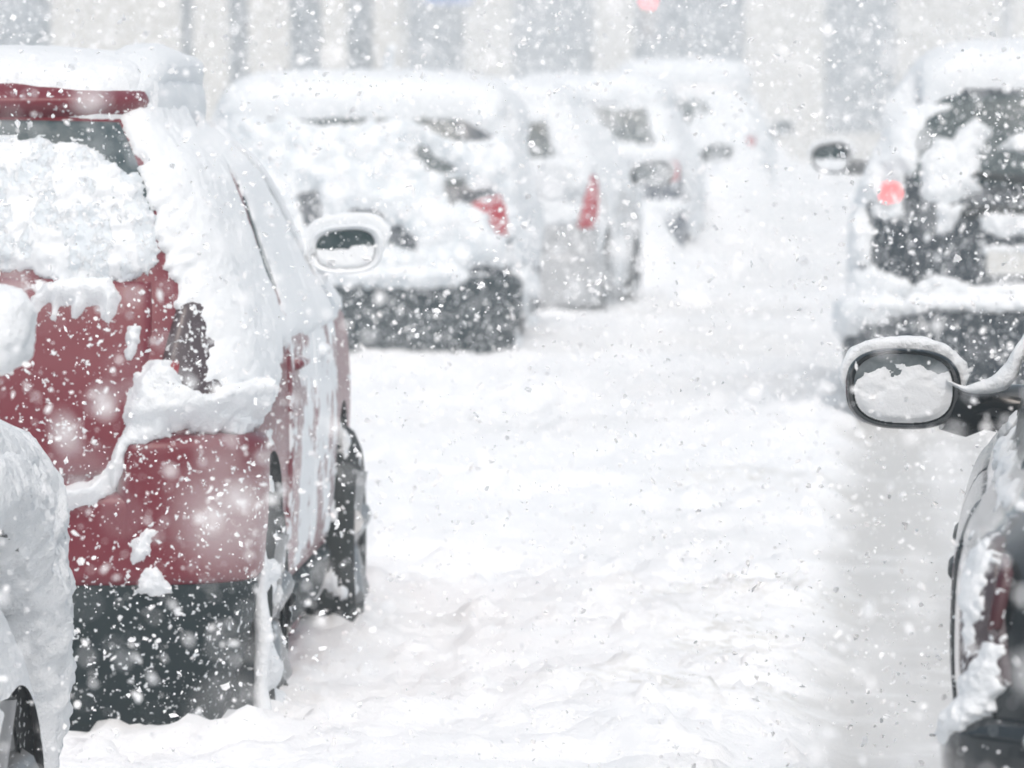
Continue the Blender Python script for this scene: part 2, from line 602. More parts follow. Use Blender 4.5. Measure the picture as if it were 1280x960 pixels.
        ok = (f > -2.5 * res).ravel()[fc].any(1)
        fc = fc[ok]
        if not len(fc):
            return None
        used = np.unique(fc)
        mp = np.zeros(na * nz, int); mp[used] = np.arange(len(used))
        return mesh_obj(name, p.reshape(-1, 3)[used], mp[fc], mat or M['snow'], parent or s.root)

    def roof_snow(s, vlo, thick, seed=1, amp=.35, res_t=.02, extra=None, name='roof_snow', over=.0):
        """thick snow lying on the roof, with an uneven lower edge at row vlo (callable of t or number)"""
        t = np.arange(0, 8, res_t)
        v = np.linspace(float(np.min(vlo if not callable(vlo) else vlo(t))) - .6, s.nrow - 1, 70)
        T, V = np.meshgrid(t, v, indexing='ij')
        p0, n0 = s.P(T, V)
        lo = (vlo(T) if callable(vlo) else vlo) + amp * fbm(p0, 5, 3, seed)
        f = (V - lo)
        g = smooth(f / .9) ** .6
        h = thick * g * (1 + .18 * fbm(p0, 3.5, 3, seed + 3)) + .05 * thick * fbm(p0, 25, 2, seed + 4)
        if extra is not None:
            h = h + extra(p0)
        horiz = smooth((V - (s.nrow - 6)) / 3)
        side = np.where(f > 0, h * (1 - .45 * horiz), -.005)
        upv = np.where(f > 0, h * (.15 + .55 * horiz), 0)
        p, _ = s.P(T, V, side, upv)
        nu, nv = T.shape
        fc = grid_faces(nu, nv, True)
        ok = (f > -.15).ravel()[fc].any(1)
        fl = [tuple(q) for q in fc[ok]]
        fl.append(tuple(i * nv + nv - 1 for i in range(nu)))
        return mesh_obj(name, p.reshape(-1, 3), fl, M['snow'], s.root)

    def wheel(s, yw, sg, snow=.5, mat=None, width=.21, xo=None):
        x1 = (xo if xo is not None else .87) * sg
        r = s.rwheel
        prof = [(0, r * .55), (.0, r * .62), (-.008, r * .80), (.012, r * .94), (.035, r * .99), (.06, r), (width - .06, r), (width - .03, r * .985), (width - .01, r * .93), (width, r * .6)]
        n = 56
        v = []
        for k in range(n):
            a = 2 * math.pi * k / n
            for i, (dx, rr) in enumerate(prof):
                v.append((x1 - sg * dx, yw + rr * math.cos(a), r + rr * math.sin(a)))
        f = grid_faces(n, len(prof), True)
        if sg > 0:
            f = f[:, ::-1]
        w = mesh_obj('wheel', v, f, mat or M['rubber'], s.root)
        # rim: dish with five spokes
        m = MB()
        cy, cz = yw, r
        m.tube([(x1 - sg * .10, cy, cz), (x1 - sg * .02, cy, cz)], [.07, .05], 16)
        for k in range(5):
            a = 2 * math.pi * k / 5 + .3
            m.tube([(x1 - sg * .03, cy + .04 * math.cos(a), cz + .04 * math.sin(a)), (x1 - sg * .015, cy + r * .60 * math.cos(a), cz + r * .60 * math.sin(a))], [.034, .045], 10)
        ring = [(x1 - sg * .02, cy + r * .60 * math.cos(a), cz + r * .60 * math.sin(a)) for a in np.linspace(0, 2 * math.pi, 40)]
        m.tube(ring, .014, 8)
        m.tube([(x1 - sg * .16, cy, cz), (x1 - sg * .14, cy, cz)], [r * .6, r * .6], 32)
        m.build('rim', M['alloy'], w)
        if snow > 0:
            na, nb = 160, 46
            A, B = np.meshgrid(np.linspace(0, 2 * math.pi, na, endpoint=False), np.linspace(0, 1, nb), indexing='ij')
            # from the outer face over the shoulder across the tread
            L = np.where(B < .45, r * (.66 + .34 * smooth(B / .45)), r)
            DX = np.where(B < .45, .002 + .028 * (B / .45) ** 2, .03 + (width - .03) * (B - .45) / .55)
            q = np.stack([x1 - sg * DX, yw + L * np.cos(A), r + L * np.sin(A)], -1)
            f = fbm(q, 9, 4, 31) + (snow - .5) * 1.6
            h = np.where(f > 0, .006 + .03 * smooth(f / .5), -.01)
            nx = np.where(B < .45, sg * 1.0, 0.0) * (1 - smooth(B / .45))
            q[..., 0] += nx * h
            rad = smooth(B / .45)
            q[..., 1] += np.cos(A) * h * rad
            q[..., 2] += np.sin(A) * h * rad
            fc = grid_faces(na, nb, True)
            fc = fc[(f > -.06).ravel()[fc].any(1)]
            mesh_obj('wheel_snow', q.reshape(-1, 3), fc, M['snow_rough'], w)
        return w

    def all_wheels(s, snow=.5, xo=None, mats=None, width=.21):
        for k, yw in enumerate(s.wheels):
            for sg in (1, -1):
                s.wheel(yw, sg, snow, (mats or {}).get(k), xo=xo, width=width)

    def windows(s, zlo=1.14, zhi=1.58, y=((.55, 1.25), (1.33, 2.15), (2.2, 2.95)), mat=None):
        for mode in ('right', 'left'):
            for a, b in y:
                k = .10
                s.panel('side_window', mode, [(a, zlo), (b, zlo), (b - .55 * (zhi - zlo) if b > 2.5 else b - .02, zhi), (a + k, zhi)], .004, mat or M['glass'], edge=.01, rnd=.12)
        z0, z1 = 1.16, 1.56
        v0, v1 = s.v_of_z(zlo), s.v_of_z(zhi)
        w0, w1 = s.fn[1](v0) - s.fn[5](v0), s.fn[1](v1) - s.fn[5](v1)
        s.panel('windscreen', 'front', [(-w0 * 1.0, zlo + .02), (w0 * 1.0, zlo + .02), (w1, zhi), (-w1, zhi)], .004, mat or M['glass'], edge=.01, rnd=.1)

    def lamp_strip(s):
        for sg in (1, -1):
            s.panel('headlight', 'front', [(sg * .30 - .12, .72), (sg * .30 + .12, .72), (sg * .30 + .13, .84), (sg * .30 - .13, .84)], .012, M['white_lens'], edge=.02)
        s.panel('grille', 'front', [(-.16, .70), (.16, .70), (.16, .84), (-.16, .84)], .008, M['black_trim'], edge=.01)

    # ---- mirror; centre in local coordinates, glass towards the rear
    def mirror(s, cx, cy, cz, w, h, sg, housing, cap=.02, glass_snow=.5, base=None, depth=.12, n_exp=3.0, skew=0.0, coat=0.0, arm_r=.028, glass=None, seed=3, taper=0.0, capw=1.0, crust=0.0, name='side_mirror', gfield=None, border=.84):
        """sg=+1: right hand side of the car (arm to -x)"""
        n = 72
        th = np.linspace(0, 2 * math.pi, n, endpoint=False)
        c, sn = np.cos(th), np.sin(th)
        ox = np.sign(c) * np.abs(c) ** (2 / n_exp)
        oz = np.sign(sn) * np.abs(sn) ** (2 / n_exp)
        # outer end lower / narrower: taper along outboard direction
        def outline(k, dy):
            X = ox * w / 2 * k; Z = oz * h / 2 * k
            Z = Z * (1 + taper * (X * sg) / (w / 2)) + skew * X * sg
            return np.stack([cx + X, np.full(n, cy + dy), cz + Z], -1)
        rings = [outline(.80, .020), outline(border, .018), outline(border + .04, .004), outline(.95, -.004), outline(1.0, .004), outline(1.005, .02), outline(.98, depth * .4), outline(.88, depth * .7), outline(.68, depth * .9), outline(.35, depth), outline(.05, depth * 1.02)]
        p = np.stack(rings, 1)
        f = [tuple(q) for q in grid_faces(n, len(rings), True)]
        f.append(tuple(i * len(rings) + len(rings) - 1 for i in range(n)))
        f.append(tuple(i * len(rings) for i in range(n - 1, -1, -1)))
        m = MB().add(p.reshape(-1, 3), f)
        if base is not None:
            bx, by, bz = base
            ix = cx - sg * w * .40
            m.tube([(ix, cy + depth * .35, cz - h * .22), (ix - sg * .03, cy + depth * .4, cz - h * .30), ((ix + bx) / 2, (cy + by) / 2 + .02, (cz + bz) / 2 - h * .10), (bx, by, bz), (bx - sg * .03, by, bz - .01)],
                   [arm_r * 1.5, arm_r * 1.45, arm_r * 1.3, arm_r * 1.5, arm_r * 1.9], 14, flat=1.0)
        o = m.build(name, housing, s.root, sharp=50)
        # glass
        g = [outline(border + .01, .010), outline(.5, .008), outline(.05, .008)]
        gp = np.stack(g, 1)
        gf = [tuple(q) for q in grid_faces(n, 3, True)[:, ::-1]] + [tuple(i * 3 + 2 for i in range(n))]
        mesh_obj('mirror_glass', gp.reshape(-1, 3), gf, glass or M['mirror_glass'], o)
        # snow on the glass: lower part
        if glass_snow > 0:
            na = 150; nz = 90
            A, Z = np.meshgrid(np.linspace(-1, 1, na), np.linspace(-1, 1, nz), indexing='ij')
            X = A * w / 2 * border; ZZ = Z * h / 2 * border
            inside = 1 - (np.abs(A) ** n_exp + np.abs(Z) ** n_exp)
            q = np.stack([cx + X, np.full_like(X, cy), cz + ZZ * (1 + taper * (X * sg) / (w / 2)) + skew * X * sg], -1)
            lvl = -1 + 2 * glass_snow
            if gfield is not None:
                f = gfield(A * sg, Z) + .55 * fbm(q, 26, 5, seed)
            else:
                f = (lvl - Z) + .28 * fbm(q, 28, 4, seed)
            f = np.minimum(f, inside * 1.5 + .1)
            hh = np.where(f > 0, .003 + .006 * smooth(f / .9) * (1 + .25 * fbm(q, 30, 2, seed + 1)), -.006)
            q[..., 1] = cy + .010 - hh
            fc = grid_faces(na, nz)
            fc = fc[((f > -.03) & (inside > -.02)).ravel()[fc].all(1)]
            mesh_obj('mirror_glass_snow', q.reshape(-1, 3), fc, M['soft_snow'], o)
        # snow cap on the housing
        if cap > 0:
            na, nb = 110, 26
            A, B = np.meshgrid(np.linspace(-.35 - capw * .25, math.pi + .35 + capw * .25, na), np.linspace(0, 1, nb), indexing='ij')
            cc, ss = np.cos(A), np.sin(A)
            X0 = np.sign(cc) * np.abs(cc) ** (2 / n_exp) * w / 2
            Z0 = np.sign(ss) * np.abs(ss) ** (2 / n_exp) * h / 2
            k = np.interp(B, [0, .12, .5, 1], [.985, 1.0, .98, .60])
            dy = np.interp(B, [0, .12, .5, 1], [.026, .034, depth * .48, depth * .93])
            X, Z = X0 * k, Z0 * k
            Z = Z * (1 + taper * (X * sg) / (w / 2)) + skew * X * sg
            q = np.stack([cx + X, cy + dy, cz + Z], -1)
            f = smooth((ss + .30) / .55) * (1.0 + .35 * fbm(q, 25, 3, seed + 7)) - .25
            g = smooth(f / .5)
            hh = np.where(f > 0, cap * g * (1 + .25 * fbm(q, 40, 3, seed + 8)), -.004)
            bell = np.sin(np.clip(B * 1.04, 0, 1) * math.pi) ** .40
            hh = np.where(f > 0, hh * np.clip(bell, .0, 1), hh)
            nrm = np.stack([cc * .6, np.zeros_like(cc), ss * .6 + .5], -1)
            nrm /= np.linalg.norm(nrm, axis=-1, keepdims=True)
            q = q + nrm * hh[..., None]
            q[..., 1] -= np.where(f > 0, .5 * cap * g * np.clip(bell, 0, 1) * (B < .3), 0)
            fc = grid_faces(na, nb)
            fc = fc[(f > -.1).ravel()[fc].any(1)]
            mesh_obj('mirror_snow', q.reshape(-1, 3), fc, M['snow'], o)
        if crust > 0:
            na, nb = 120, 40
            A, B = np.meshgrid(np.linspace(0, 2 * math.pi, na, endpoint=False), np.linspace(0, math.pi, nb), indexing='ij')
            q = np.stack([np.cos(A) * np.sin(B), -np.cos(B), np.sin(A) * np.sin(B)], -1)
            sq = np.sign(q) * np.abs(q) ** .75
            q2 = np.stack([cx + sq[..., 0] * (w / 2 + crust), cy + depth * .45 + sq[..., 1] * (depth * .62 + crust), cz + sq[..., 2] * (h / 2 + crust) + crust * .4], -1)
            q2 += (sq * (.8 * crust * fbm(q2, 11, 3, seed + 2) + .25 * crust * fbm(q2, 40, 3, seed))[..., None])
            mesh_obj('mirror_snow', q2.reshape(-1, 3), grid_faces(na, nb, True), M['snow'], o)
        return o


PARKED = 'cars parked along the left side of the street'
footprints = []


def register(car, hw=.88, y0=.05, y1=4.4):
    footprints.append((car.loc[0], car.loc[1], car.yaw, hw, y0, y1))


def field_poly(polys, amp=.012, ns=18, seed=0):
    def f(A, Z, p):
        d = np.full(A.shape, -1e9)
        for q in polys:
            d = np.maximum(d, poly_sdf(A, Z, q))
        return d + amp * fbm(p, ns, 4, seed)
    return f


# ================================================================== 1. red estate car, front left
RED = [list(r) for r in SUV]
for r in RED:
    if r[0] > 1.5:
        r[1] *= .93; r[0] -= .012
red = Car('parked_car', 'red estate car caked in snow with maroon tailgate and black bumper showing', 'car', -1.520, 15.0, 2.3, RED, PARKED, bow=.07, wheels=(.79, 3.40))
red.body(M['red_paint'])
register(red)
zb = 1.25
tg = red.poly([(165, 600), (165, 465), (214, 340), (208, 268), (168, 135)])
# tailgate, its window, the spoiler
red.panel('tailgate', 'rear', [(-.60, .72), (.60, .72), (.70, 1.22), (-.70, 1.22)], .016, M['red_paint'], edge=.03, rnd=.22, nu=60, nv=40)
rw = red.panel('rear_window', 'rear', [(-.70, 1.235), (.70, 1.235), (.585, 1.605), (-.585, 1.605)], .006, M['glass'], edge=.012, rnd=.16, nu=50)
red.panel('rear_spoiler', 'rear', [(-.66, 1.608), (.66, 1.608), (.63, 1.668), (-.63, 1.668)], .047, M['red_paint'], edge=.012, rnd=.10, nu=60)
bp = red.panel('rear_bumper', 'rear', [(-1.10, .46), (1.10, .46), (1.11, .70), (-1.11, .70)], .04, M['red_paint'], edge=.04, rnd=.05, nu=90, nv=30)
for sg in (1, -1):
    red.panel('bumper_corner', 'rear', sorted([(sg * .565, .55), (sg * 1.10, .55)]) + sorted([(sg * 1.11, .835), (sg * .59, .835)], reverse=True), .0425, M['red_paint'], edge=.04, rnd=.10, nu=50, nv=40)
red.panel('bumper_skirt', 'rear', [(-1.08, .08), (1.08, .08), (1.10, .49), (-1.10, .49)], .032, M['black_plastic'], edge=.05, rnd=.06, nu=90, nv=30)
for sg in (1, -1):
    tl = red.panel('tail_light', 'rear', sorted([(sg * .66, .86), (sg * .93, .86)]) + sorted([(sg * .985, 1.20), (sg * .72, 1.16)], reverse=True), .022, M['clear_lens'], edge=.03, rnd=.3)
    red.panel('lens', 'rear', sorted([(sg * .665, .965), (sg * .73, .965)]) + sorted([(sg * .735, 1.015), (sg * .67, 1.01)], reverse=True), .008, M['red_lens'], parent=tl, base=.018, edge=.015, rnd=.5)
    red.panel('lens', 'rear', sorted([(sg * .86, .96), (sg * .95, .96)]) + sorted([(sg * .96, 1.03), (sg * .86, 1.03)], reverse=True), .008, M['red_lens'], parent=tl, base=.018, edge=.015, rnd=.5)
red.windows()
red.lamp_strip()
for mode in ('right', 'left'):
    red.panel('rocker_panel', mode, [(1.22, .20), (2.98, .20), (2.98, .36), (1.22, .36)], .03, M['black_plastic'], edge=.03, rnd=.1)
    for a, b in ((1.24, 2.05), (2.09, 2.95)):
        red.panel('door', mode, [(a, .38), (b, .38), (b, 1.10), (a, 1.10)], .010, M['red_side'], edge=.02, rnd=.05)
    for y0 in (1.34, 2.2):
        red.panel('door_handle', mode, [(y0, .93), (y0 + .2, .93), (y0 + .2, .97), (y0, .97)], .035, M['red_side'], edge=.02, rnd=.4)
for yw_, xo_, sn_ in ((red.wheels[0], .89, .5), (red.wheels[1], .925, .33)):
    for sg in (1, -1):
        red.wheel(yw_, sg, sn_, M['tyre_clean'], xo=xo_)
mf = MB().box(.66, .875, .385, .405, .10, .62, .006)
mf.build('mud_flap', M['black_plastic'], red.root)
MB().box(-.875, -.66, .385, .405, .10, .62, .006).build('mud_flap', M['black_plastic'], red.root)
# crust on the edge of the mud flap and tyre
na, nb = 60, 14
A, B = np.meshgrid(np.linspace(.10, .60, na), np.linspace(0, 2 * math.pi, nb, endpoint=False), indexing='ij')
q0 = np.stack([np.full_like(A, .878), np.full_like(A, .375), A], -1)
rad = .026 * (1 + .35 * fbm(q0, 9, 3, 4)) * (1 - .5 * np.clip((A - .50) / .1, 0, 1))
q = q0 + np.stack([np.cos(B) * rad * .8, np.sin(B) * rad, np.zeros_like(A)], -1)
q[..., 0] += .012 * fbm(q0, 6, 3, 8) + .015 * (.35 - A)
mesh_obj('mud_flap_snow', q.reshape(-1, 3), grid_faces(nb, na, True) if False else grid_faces(na, nb).tolist() + [[i * nb + nb - 1, (i + 1) * nb + nb - 1, (i + 1) * nb, i * nb] for i in range(na - 1)], M['snow_rough'], red.root)
# roof rails under the snow
for sg in (1, -1):
    x = .525 * sg
    m = MB(); m.tube([(x, .62, 1.63), (x, .72, 1.68), (x, .9, 1.715), (x, 2.0, 1.715), (x, 2.2, 1.68)], .02, 10)
    rail = m.build('roof_rail', M['black_trim'], red.root)
    m = MB()
    pts = [(x, .42, 1.64), (x, .56, 1.675), (x, .72, 1.71), (x, .95, 1.728), (x, 1.4, 1.732), (x, 1.9, 1.722), (x, 2.35, 1.65)]
    rs = [.03, .07, .088, .092, .086, .08, .03]
    m.tube(pts, rs, 22, flat=.72)
    v = np.array(m.v); v += (.012 * fbm(v, 14, 3, 3))[:, None] * np.array([1, 0, 1])
    m.v = [tuple(a) for a in v]
    m.build('rail_snow', M['snow'], rail)
m = MB(); m.tube([(-.53, .80, 1.72), (.53, .80, 1.72)], .017, 10)
m.build('roof_bar', M['black_trim'], red.root)

red.roof_snow(lambda t: 9.80 - .3 * np.exp(-((np.minimum(np.abs(t - 1.5), np.abs(t - 7.5))) / .55) ** 2) - .55 * ((t > 2) & (t < 7)), .064, seed=21, amp=.2)
A_ = red.poly([(-190, 172), (-60, 162), (0, 168), (40, 176), (60, 170), (90, 182), (120, 178), (140, 194), (160, 200), (172, 218), (190, 225), (206, 262), (214, 300), (214, 330), (190, 345), (150, 352), (100, 352), (60, 345), (30, 338), (-40, 342), (-190, 335)])
def f_win(A, Z, p):
    d = poly_sdf(A, Z, A_)
    e = np.stack([p[..., 0] * .7 + p[..., 2] * .5, p[..., 1], p[..., 2] * 1.6 - p[..., 0] * .5], -1)
    n = fbm(e, 16, 5, 2)
    ctr = smooth((Z - 1.30) / .2)
    return d + .022 * n + .012 * fbm(p, 50, 3, 4) - .010 * ctr * (n < -.28)
red.snow('rear_window_snow', 'rear', -.80, .80, 1.14, 1.62, .006, f_win, .022, edge=.04, rough=.65, base=.008, nscale=38, seed=3, lift=.1, mat=M['icy_snow'])
B_ = red.poly([(38, 405), (44, 380), (62, 358), (100, 348), (150, 350), (166, 375), (160, 392), (148, 408), (136, 400), (134, 388), (118, 386), (108, 404), (97, 402), (97, 388), (86, 388), (80, 408), (70, 402), (70, 384), (58, 388), (52, 406)])
C_ = red.poly([(166, 548), (166, 500), (178, 470), (205, 446), (225, 452), (245, 480), (265, 492), (300, 478), (338, 470), (338, 534), (300, 536), (250, 540), (225, 546), (195, 553)])
D_ = red.poly([(-220, 606), (40, 606), (75, 612), (120, 602), (150, 575), (160, 548), (168, 548), (168, 580), (158, 606), (140, 622), (110, 634), (70, 640), (-220, 640)])
E_ = red.poly([(178, 706), (174, 690), (180, 668), (196, 658), (212, 662), (206, 680), (194, 700)])
G_ = red.poly([(184, 738), (190, 718), (208, 698), (216, 715), (224, 738), (205, 742)])
H_ = red.poly([(170, 425), (172, 400), (186, 395), (192, 405), (188, 440), (178, 455), (168, 450)])
def b_tail(A, Z):
    return .012 + .045 * smooth((.73 - Z) / .03) * (Z > .4)
red.snow('tailgate_snow', 'rear', -.70, .78, .66, 1.22, .005, field_poly([B_], .008, 30, 6), .035, edge=.03, base=.014, rough=.5)
red.snow('bumper_snow', 'rear', -.75, 1.15, .60, 1.02, .006, field_poly([C_, D_], .010, 22, 9), .065, edge=.05, base=lambda A, Z: .010 + .032 * np.maximum(smooth((.72 - Z) / .03), smooth((.85 - Z) / .03) * (A > .57)), rough=.4, lift=.4)
for q_ in (E_, G_, H_):
    red.snow('snow_patch', 'rear', .45, .80, .36, 1.1, .004, field_poly([q_], .014, 45, 12), .022, edge=.02, base=lambda A, Z: .014 + .026 * smooth((.85 - Z) / .05), rough=.4)
# snow packed on the rear pillar and corner
F_ = red.poly([(170, 95), (262, 95), (300, 250), (330, 400), (334, 500), (306, 545), (285, 530), (262, 480), (262, 430), (246, 400), (236, 345), (218, 325), (205, 280), (198, 245), (182, 200), (160, 150), (150, 138)])
F2 = np.vstack([F_, ]).copy()
F2[1:5, 0] = 1.55
def f_corner(A, Z, p):
    d = poly_sdf(A, Z, F2)
    edge = smooth((A - .70) / .2)
    return d + (.030 + .02 * smooth((1.25 - Z) / .2)) * fbm(p, 22, 5, 5) + .012 * fbm(p, 70, 2, 8)
red.snow('pillar_snow', 'rear', .50, 1.50, .78, 1.66, .006, f_corner, .020, edge=.06, base=.012, rough=.45, lift=.1, seed=4, mat=M['soft_snow'])
# right flank: snow plastered on windows and door tops, streaks lower down
def f_flank(A, Z, p):
    e = np.stack([p[..., 0], p[..., 1] * .38, p[..., 2] * .75], -1)
    n = fbm(e, 7, 4, 14)
    hi = smooth((Z - .96) / .10)
    low = -.020 * smooth((.98 - Z) / .05)
    d = hi * .06 + low * 1.4 + .055 * n
    gap = .05 * np.exp(-((A - 1.29) / .03) ** 2) + .05 * np.exp(-((A - 2.17) / .03) ** 2)
    top = np.abs(Z - (1.585)) < .018
    d = d - gap * (Z > 1.12) * (n < .25) - .09 * top * (A > .6) * (A < 2.6) * (fbm(p, 6, 2, 77) < .1)
    band = np.exp(-((Z - .97) / .045) ** 2)
    d = d - .07 * band * (A > 1.05)
    ln = fbm(p, 9, 3, 66)
    for ya, za, yb, zb_, wd in ((2.02, 1.55, 2.93, 1.12, .11), (1.28, 1.46, 1.36, 1.10, .10), (.62, 1.46, .50, 1.20, .05), (.95, 1.50, 1.30, 1.47, .05)):
        if abs(za - zb_) > .1:
            tt = (za - Z) / (za - zb_)
            dist = np.abs(A - (ya + (yb - ya) * tt)) - wd
            dist = np.maximum(dist, np.maximum(-tt, tt - 1) * .3)
        else:
            dist = np.maximum(np.abs(Z - za) - .012, np.abs(A - .5 * (ya + yb)) - .5 * (yb - ya))
        d = np.minimum(d, dist * .5 + .026 * ln - .002)
    for yw in red.wheels:
        d = np.minimum(d, np.hypot(A - yw, Z - .34) - .425)
    return np.minimum(d, (4.2 - A))
red.snow('flank_snow', 'right', .45, 4.2, .36, 1.64, .012, f_flank, .008, edge=.05, base=.009, rough=.5, seed=8, mat=M['soft_snow'])
# mirror on the right
red.mirror(.925, 2.86, 1.215, .215, .140, 1, M['snowy_trim'], cap=.036, capw=1.8, glass_snow=.55, base=(.76, 2.98, 1.17), n_exp=2.8, skew=.05, seed=5, taper=.05, arm_r=.05, border=.78, glass=M['glass_clear'])
red.mirror(-1.055, 2.86, 1.215, .215, .150, -1, M['black_trim'], cap=.026, glass_snow=.62, base=(-.80, 2.98, 1.17), n_exp=2.8, skew=.05, seed=6, arm_r=.05)

# ================================================================== 2. charcoal estate car behind the red one (further along)
BOX = [list(r) for r in SUV]
for r, w_ in zip(BOX, [.76, .84, .875, .89, .89, .885, .875, .86, .82, .785, .74, .64, .48, .22]):
    r[1] = w_
gry = Car('parked_car', 'charcoal estate car with dark bumper bar under a snowed-over rear, beyond the red one', 'car', -.875, 35.0, 2.4, scale_rows(BOX, kz=.965), PARKED, bow=.08)
gry.body(M['grey_paint']); register(gry)
gry.panel('tailgate', 'rear', [(-.62, .62), (.62, .62), (.70, 1.10), (-.70, 1.10)], .015, M['grey_paint'], edge=.03)
gry.panel('rear_window', 'rear', [(-.70, 1.12), (.70, 1.12), (.57, 1.55), (-.57, 1.55)], .006, M['glass'], edge=.012, rnd=.16)
gry.panel('rear_bumper', 'rear', [(-1.08, .10), (1.08, .10), (1.10, .62), (-1.10, .62)], .075, M['grey_bumper'], edge=.05, rnd=.05, nu=80)
for sg in (1, -1):
    gry.panel('tail_light', 'rear', sorted([(sg * .70, .83), (sg * .95, .83)]) + sorted([(sg * .99, 1.10), (sg * .66, 1.04)], reverse=True), .022, M['red_lens_snowy'], edge=.02, rnd=.3)
gry.windows(zlo=1.12, zhi=1.55); gry.all_wheels(snow=.6, xo=.875); gry.lamp_strip()
for mode in ('right', 'left'):
    for a, b in ((1.24, 2.05), (2.09, 2.95)):
        gry.panel('door', mode, [(a, .36), (b, .36), (b, 1.08), (a, 1.08)], .010, M['grey_paint'], edge=.02, rnd=.05)
gry.roof_snow(lambda t: 8.75 - .5 * np.exp(-((np.minimum(np.abs(t - 1.5), np.abs(t - 7.5))) / .5) ** 2) - 1.1 * ((t > 2) & (t < 7)),   .10, seed=33, amp=.4)
m = MB(); m.tube([(.12, .95, 1.76), (.12, .93, 1.84), (.145, .84, 1.92)], [.035, .03, .022], 12)
m.build('roof_aerial', M['snow'], gry.root)
G0 = gry.poly([(180, 144), (300, 149), (360, 146), (400, 155), (440, 157), (460, 148), (520, 148), (548, 163), (575, 175), (640, 166), (660, 240), (648, 300), (652, 335), (600, 338), (585, 356), (540, 362), (440, 360), (400, 352), (180, 360)])
Gh = [gry.poly(q) for q in ([(372, 244), (392, 240), (402, 278), (378, 282)], [(482, 292), (500, 288), (526, 306), (520, 311), (486, 303)],
                            [(562, 226), (584, 228), (592, 252), (566, 256)], [(584, 238), (618, 238), (634, 262), (638, 292), (626, 290), (618, 266), (600, 254), (584, 254)],
                            [(505, 196), (530, 182), (572, 212), (550, 214), (530, 202)], [(640, 300), (650, 300), (662, 332), (648, 334)],
                            [(440, 266), (478, 270), (478, 275), (440, 272)])]
def f_gry(A, Z, p):
    d = poly_sdf(A, Z, G0)
    for q in Gh:
        d = np.minimum(d, -poly_sdf(A, Z, q))
    d = d + .028 * fbm(p, 10, 5, 3) - .008 + .012 * fbm(p, 40, 2, 9)
    d = np.where(A > .98, np.maximum(d, .035 + .05 * fbm(p, 5, 4, 12)), d)
    return d
gry.snow('rear_snow', 'rear', -1.1, 1.25, .50, 1.60, .010, f_gry, .055, edge=.07, base=lambda A, Z: .010 + .07 * smooth((.66 - Z) / .05), rough=.9, seed=2, nscale=9, lift=.3, mat=M['icy_snow'])
def flank_field(car, cover, seed, zcut=.9):
    def f(A, Z, p):
        e = np.stack([p[..., 0], p[..., 1], p[..., 2] * .3], -1)
        d = cover(Z) + .07 * fbm(e, 6, 4, seed)
        for yw in car.wheels:
            d = np.minimum(d, np.hypot(A - yw, Z - .34) - .42)
        return d
    return f
gry.snow('flank_snow', 'right', .28, 4.1, .30, 1.60, .02, flank_field(gry, lambda z: -.005 + .06 * smooth((z - .6) / .3), 15), .03, edge=.06, base=.012, seed=4, mat=M['snow_rough'])
gry.mirror(1.07, 2.86, 1.10, .20, .15, 1, M['black_trim'], cap=0, glass_snow=0, base=(.80, 2.98, 1.08), crust=.055, seed=12)
gry.mirror(-1.07, 2.86, 1.10, .20, .15, -1, M['black_trim'], cap=0, glass_snow=0, base=(-.80, 2.98, 1.08), crust=.055, seed=13)

# ================================================================== 3. silver hatchback
SLV = [(z, w * (1 - .14 * float(smooth((z - 1.3) / .35))), a, b, r, f) for z, w, a, b, r, f in scale_rows(SUV, kz=.97, kw=.99)]
slv = Car('parked_car', 'silver hatchback with tall red tail light and dark front tyre by the snow bank', 'car', -.30, 41.2, 5.6, SLV, PARKED, bow=.06)
slv.body(M['silver_paint']); register(slv)
slv.panel('tailgate', 'rear', [(-.60, .58), (.60, .58), (.70, 1.10), (-.70, 1.10)], .015, M['silver_paint'], edge=.03)
slv.panel('rear_window', 'rear', [(-.70, 1.13), (.70, 1.13), (.58, 1.52), (-.58, 1.52)], .006, M['glass_clear'], edge=.012, rnd=.16)
slv.panel('rear_bumper', 'rear', [(-1.08, .22), (1.08, .22), (1.10, .58), (-1.10, .58)], .055, M['silver_paint'], edge=.05, rnd=.05, nu=80)
slv.panel('bumper_skirt', 'rear', [(-1.04, .08), (1.04, .08), (1.06, .24), (-1.06, .24)], .04, M['black_plastic'], edge=.03, rnd=.05, nu=80)
for sg in (1, -1):
    slv.panel('tail_light', 'rear', sorted([(sg * .76, .74), (sg * .92, .74)]) + sorted([(sg * 1.0, 1.10), (sg * .86, 1.10)], reverse=True), .022, M['red_lens_snowy'], edge=.02, rnd=.2)
slv.windows(zlo=1.12, zhi=1.52); slv.all_wheels(snow=.30, xo=.875, mats={1: M['tyre_clean']}); slv.lamp_strip()
for mode in ('right', 'left'):
    for a, b in ((1.24, 2.05), (2.09, 2.95)):
        slv.panel('door', mode, [(a, .36), (b, .36), (b, 1.08), (a, 1.08)], .010, M['silver_paint'], edge=.02, rnd=.05)
slv.roof_snow(lambda t: 9.3 - 1.0 * np.exp(-((np.minimum(np.abs(t - 1.5), np.abs(t - 7.5))) / .5) ** 2) - .8 * ((t > 2) & (t < 7)), .07, seed=43, amp=.3)
def f_slv(A, Z, p):
    d = .02 + .05 * fbm(p, 7, 4, 41)
    win = poly_sdf(A, Z, [(-.64, 1.17), (.64, 1.17), (.54, 1.47), (-.54, 1.47)])
    lamp = poly_sdf(A, Z, [(.74, .74), (.94, .74), (1.02, 1.08), (.86, 1.10)])
    d = np.minimum(d, -win + .03 * fbm(p, 20, 3, 3))
    d = np.minimum(d, -lamp)
    return d + .03 * smooth((Z - 1.0) / .2) - .05 * smooth((.80 - Z) / .1)
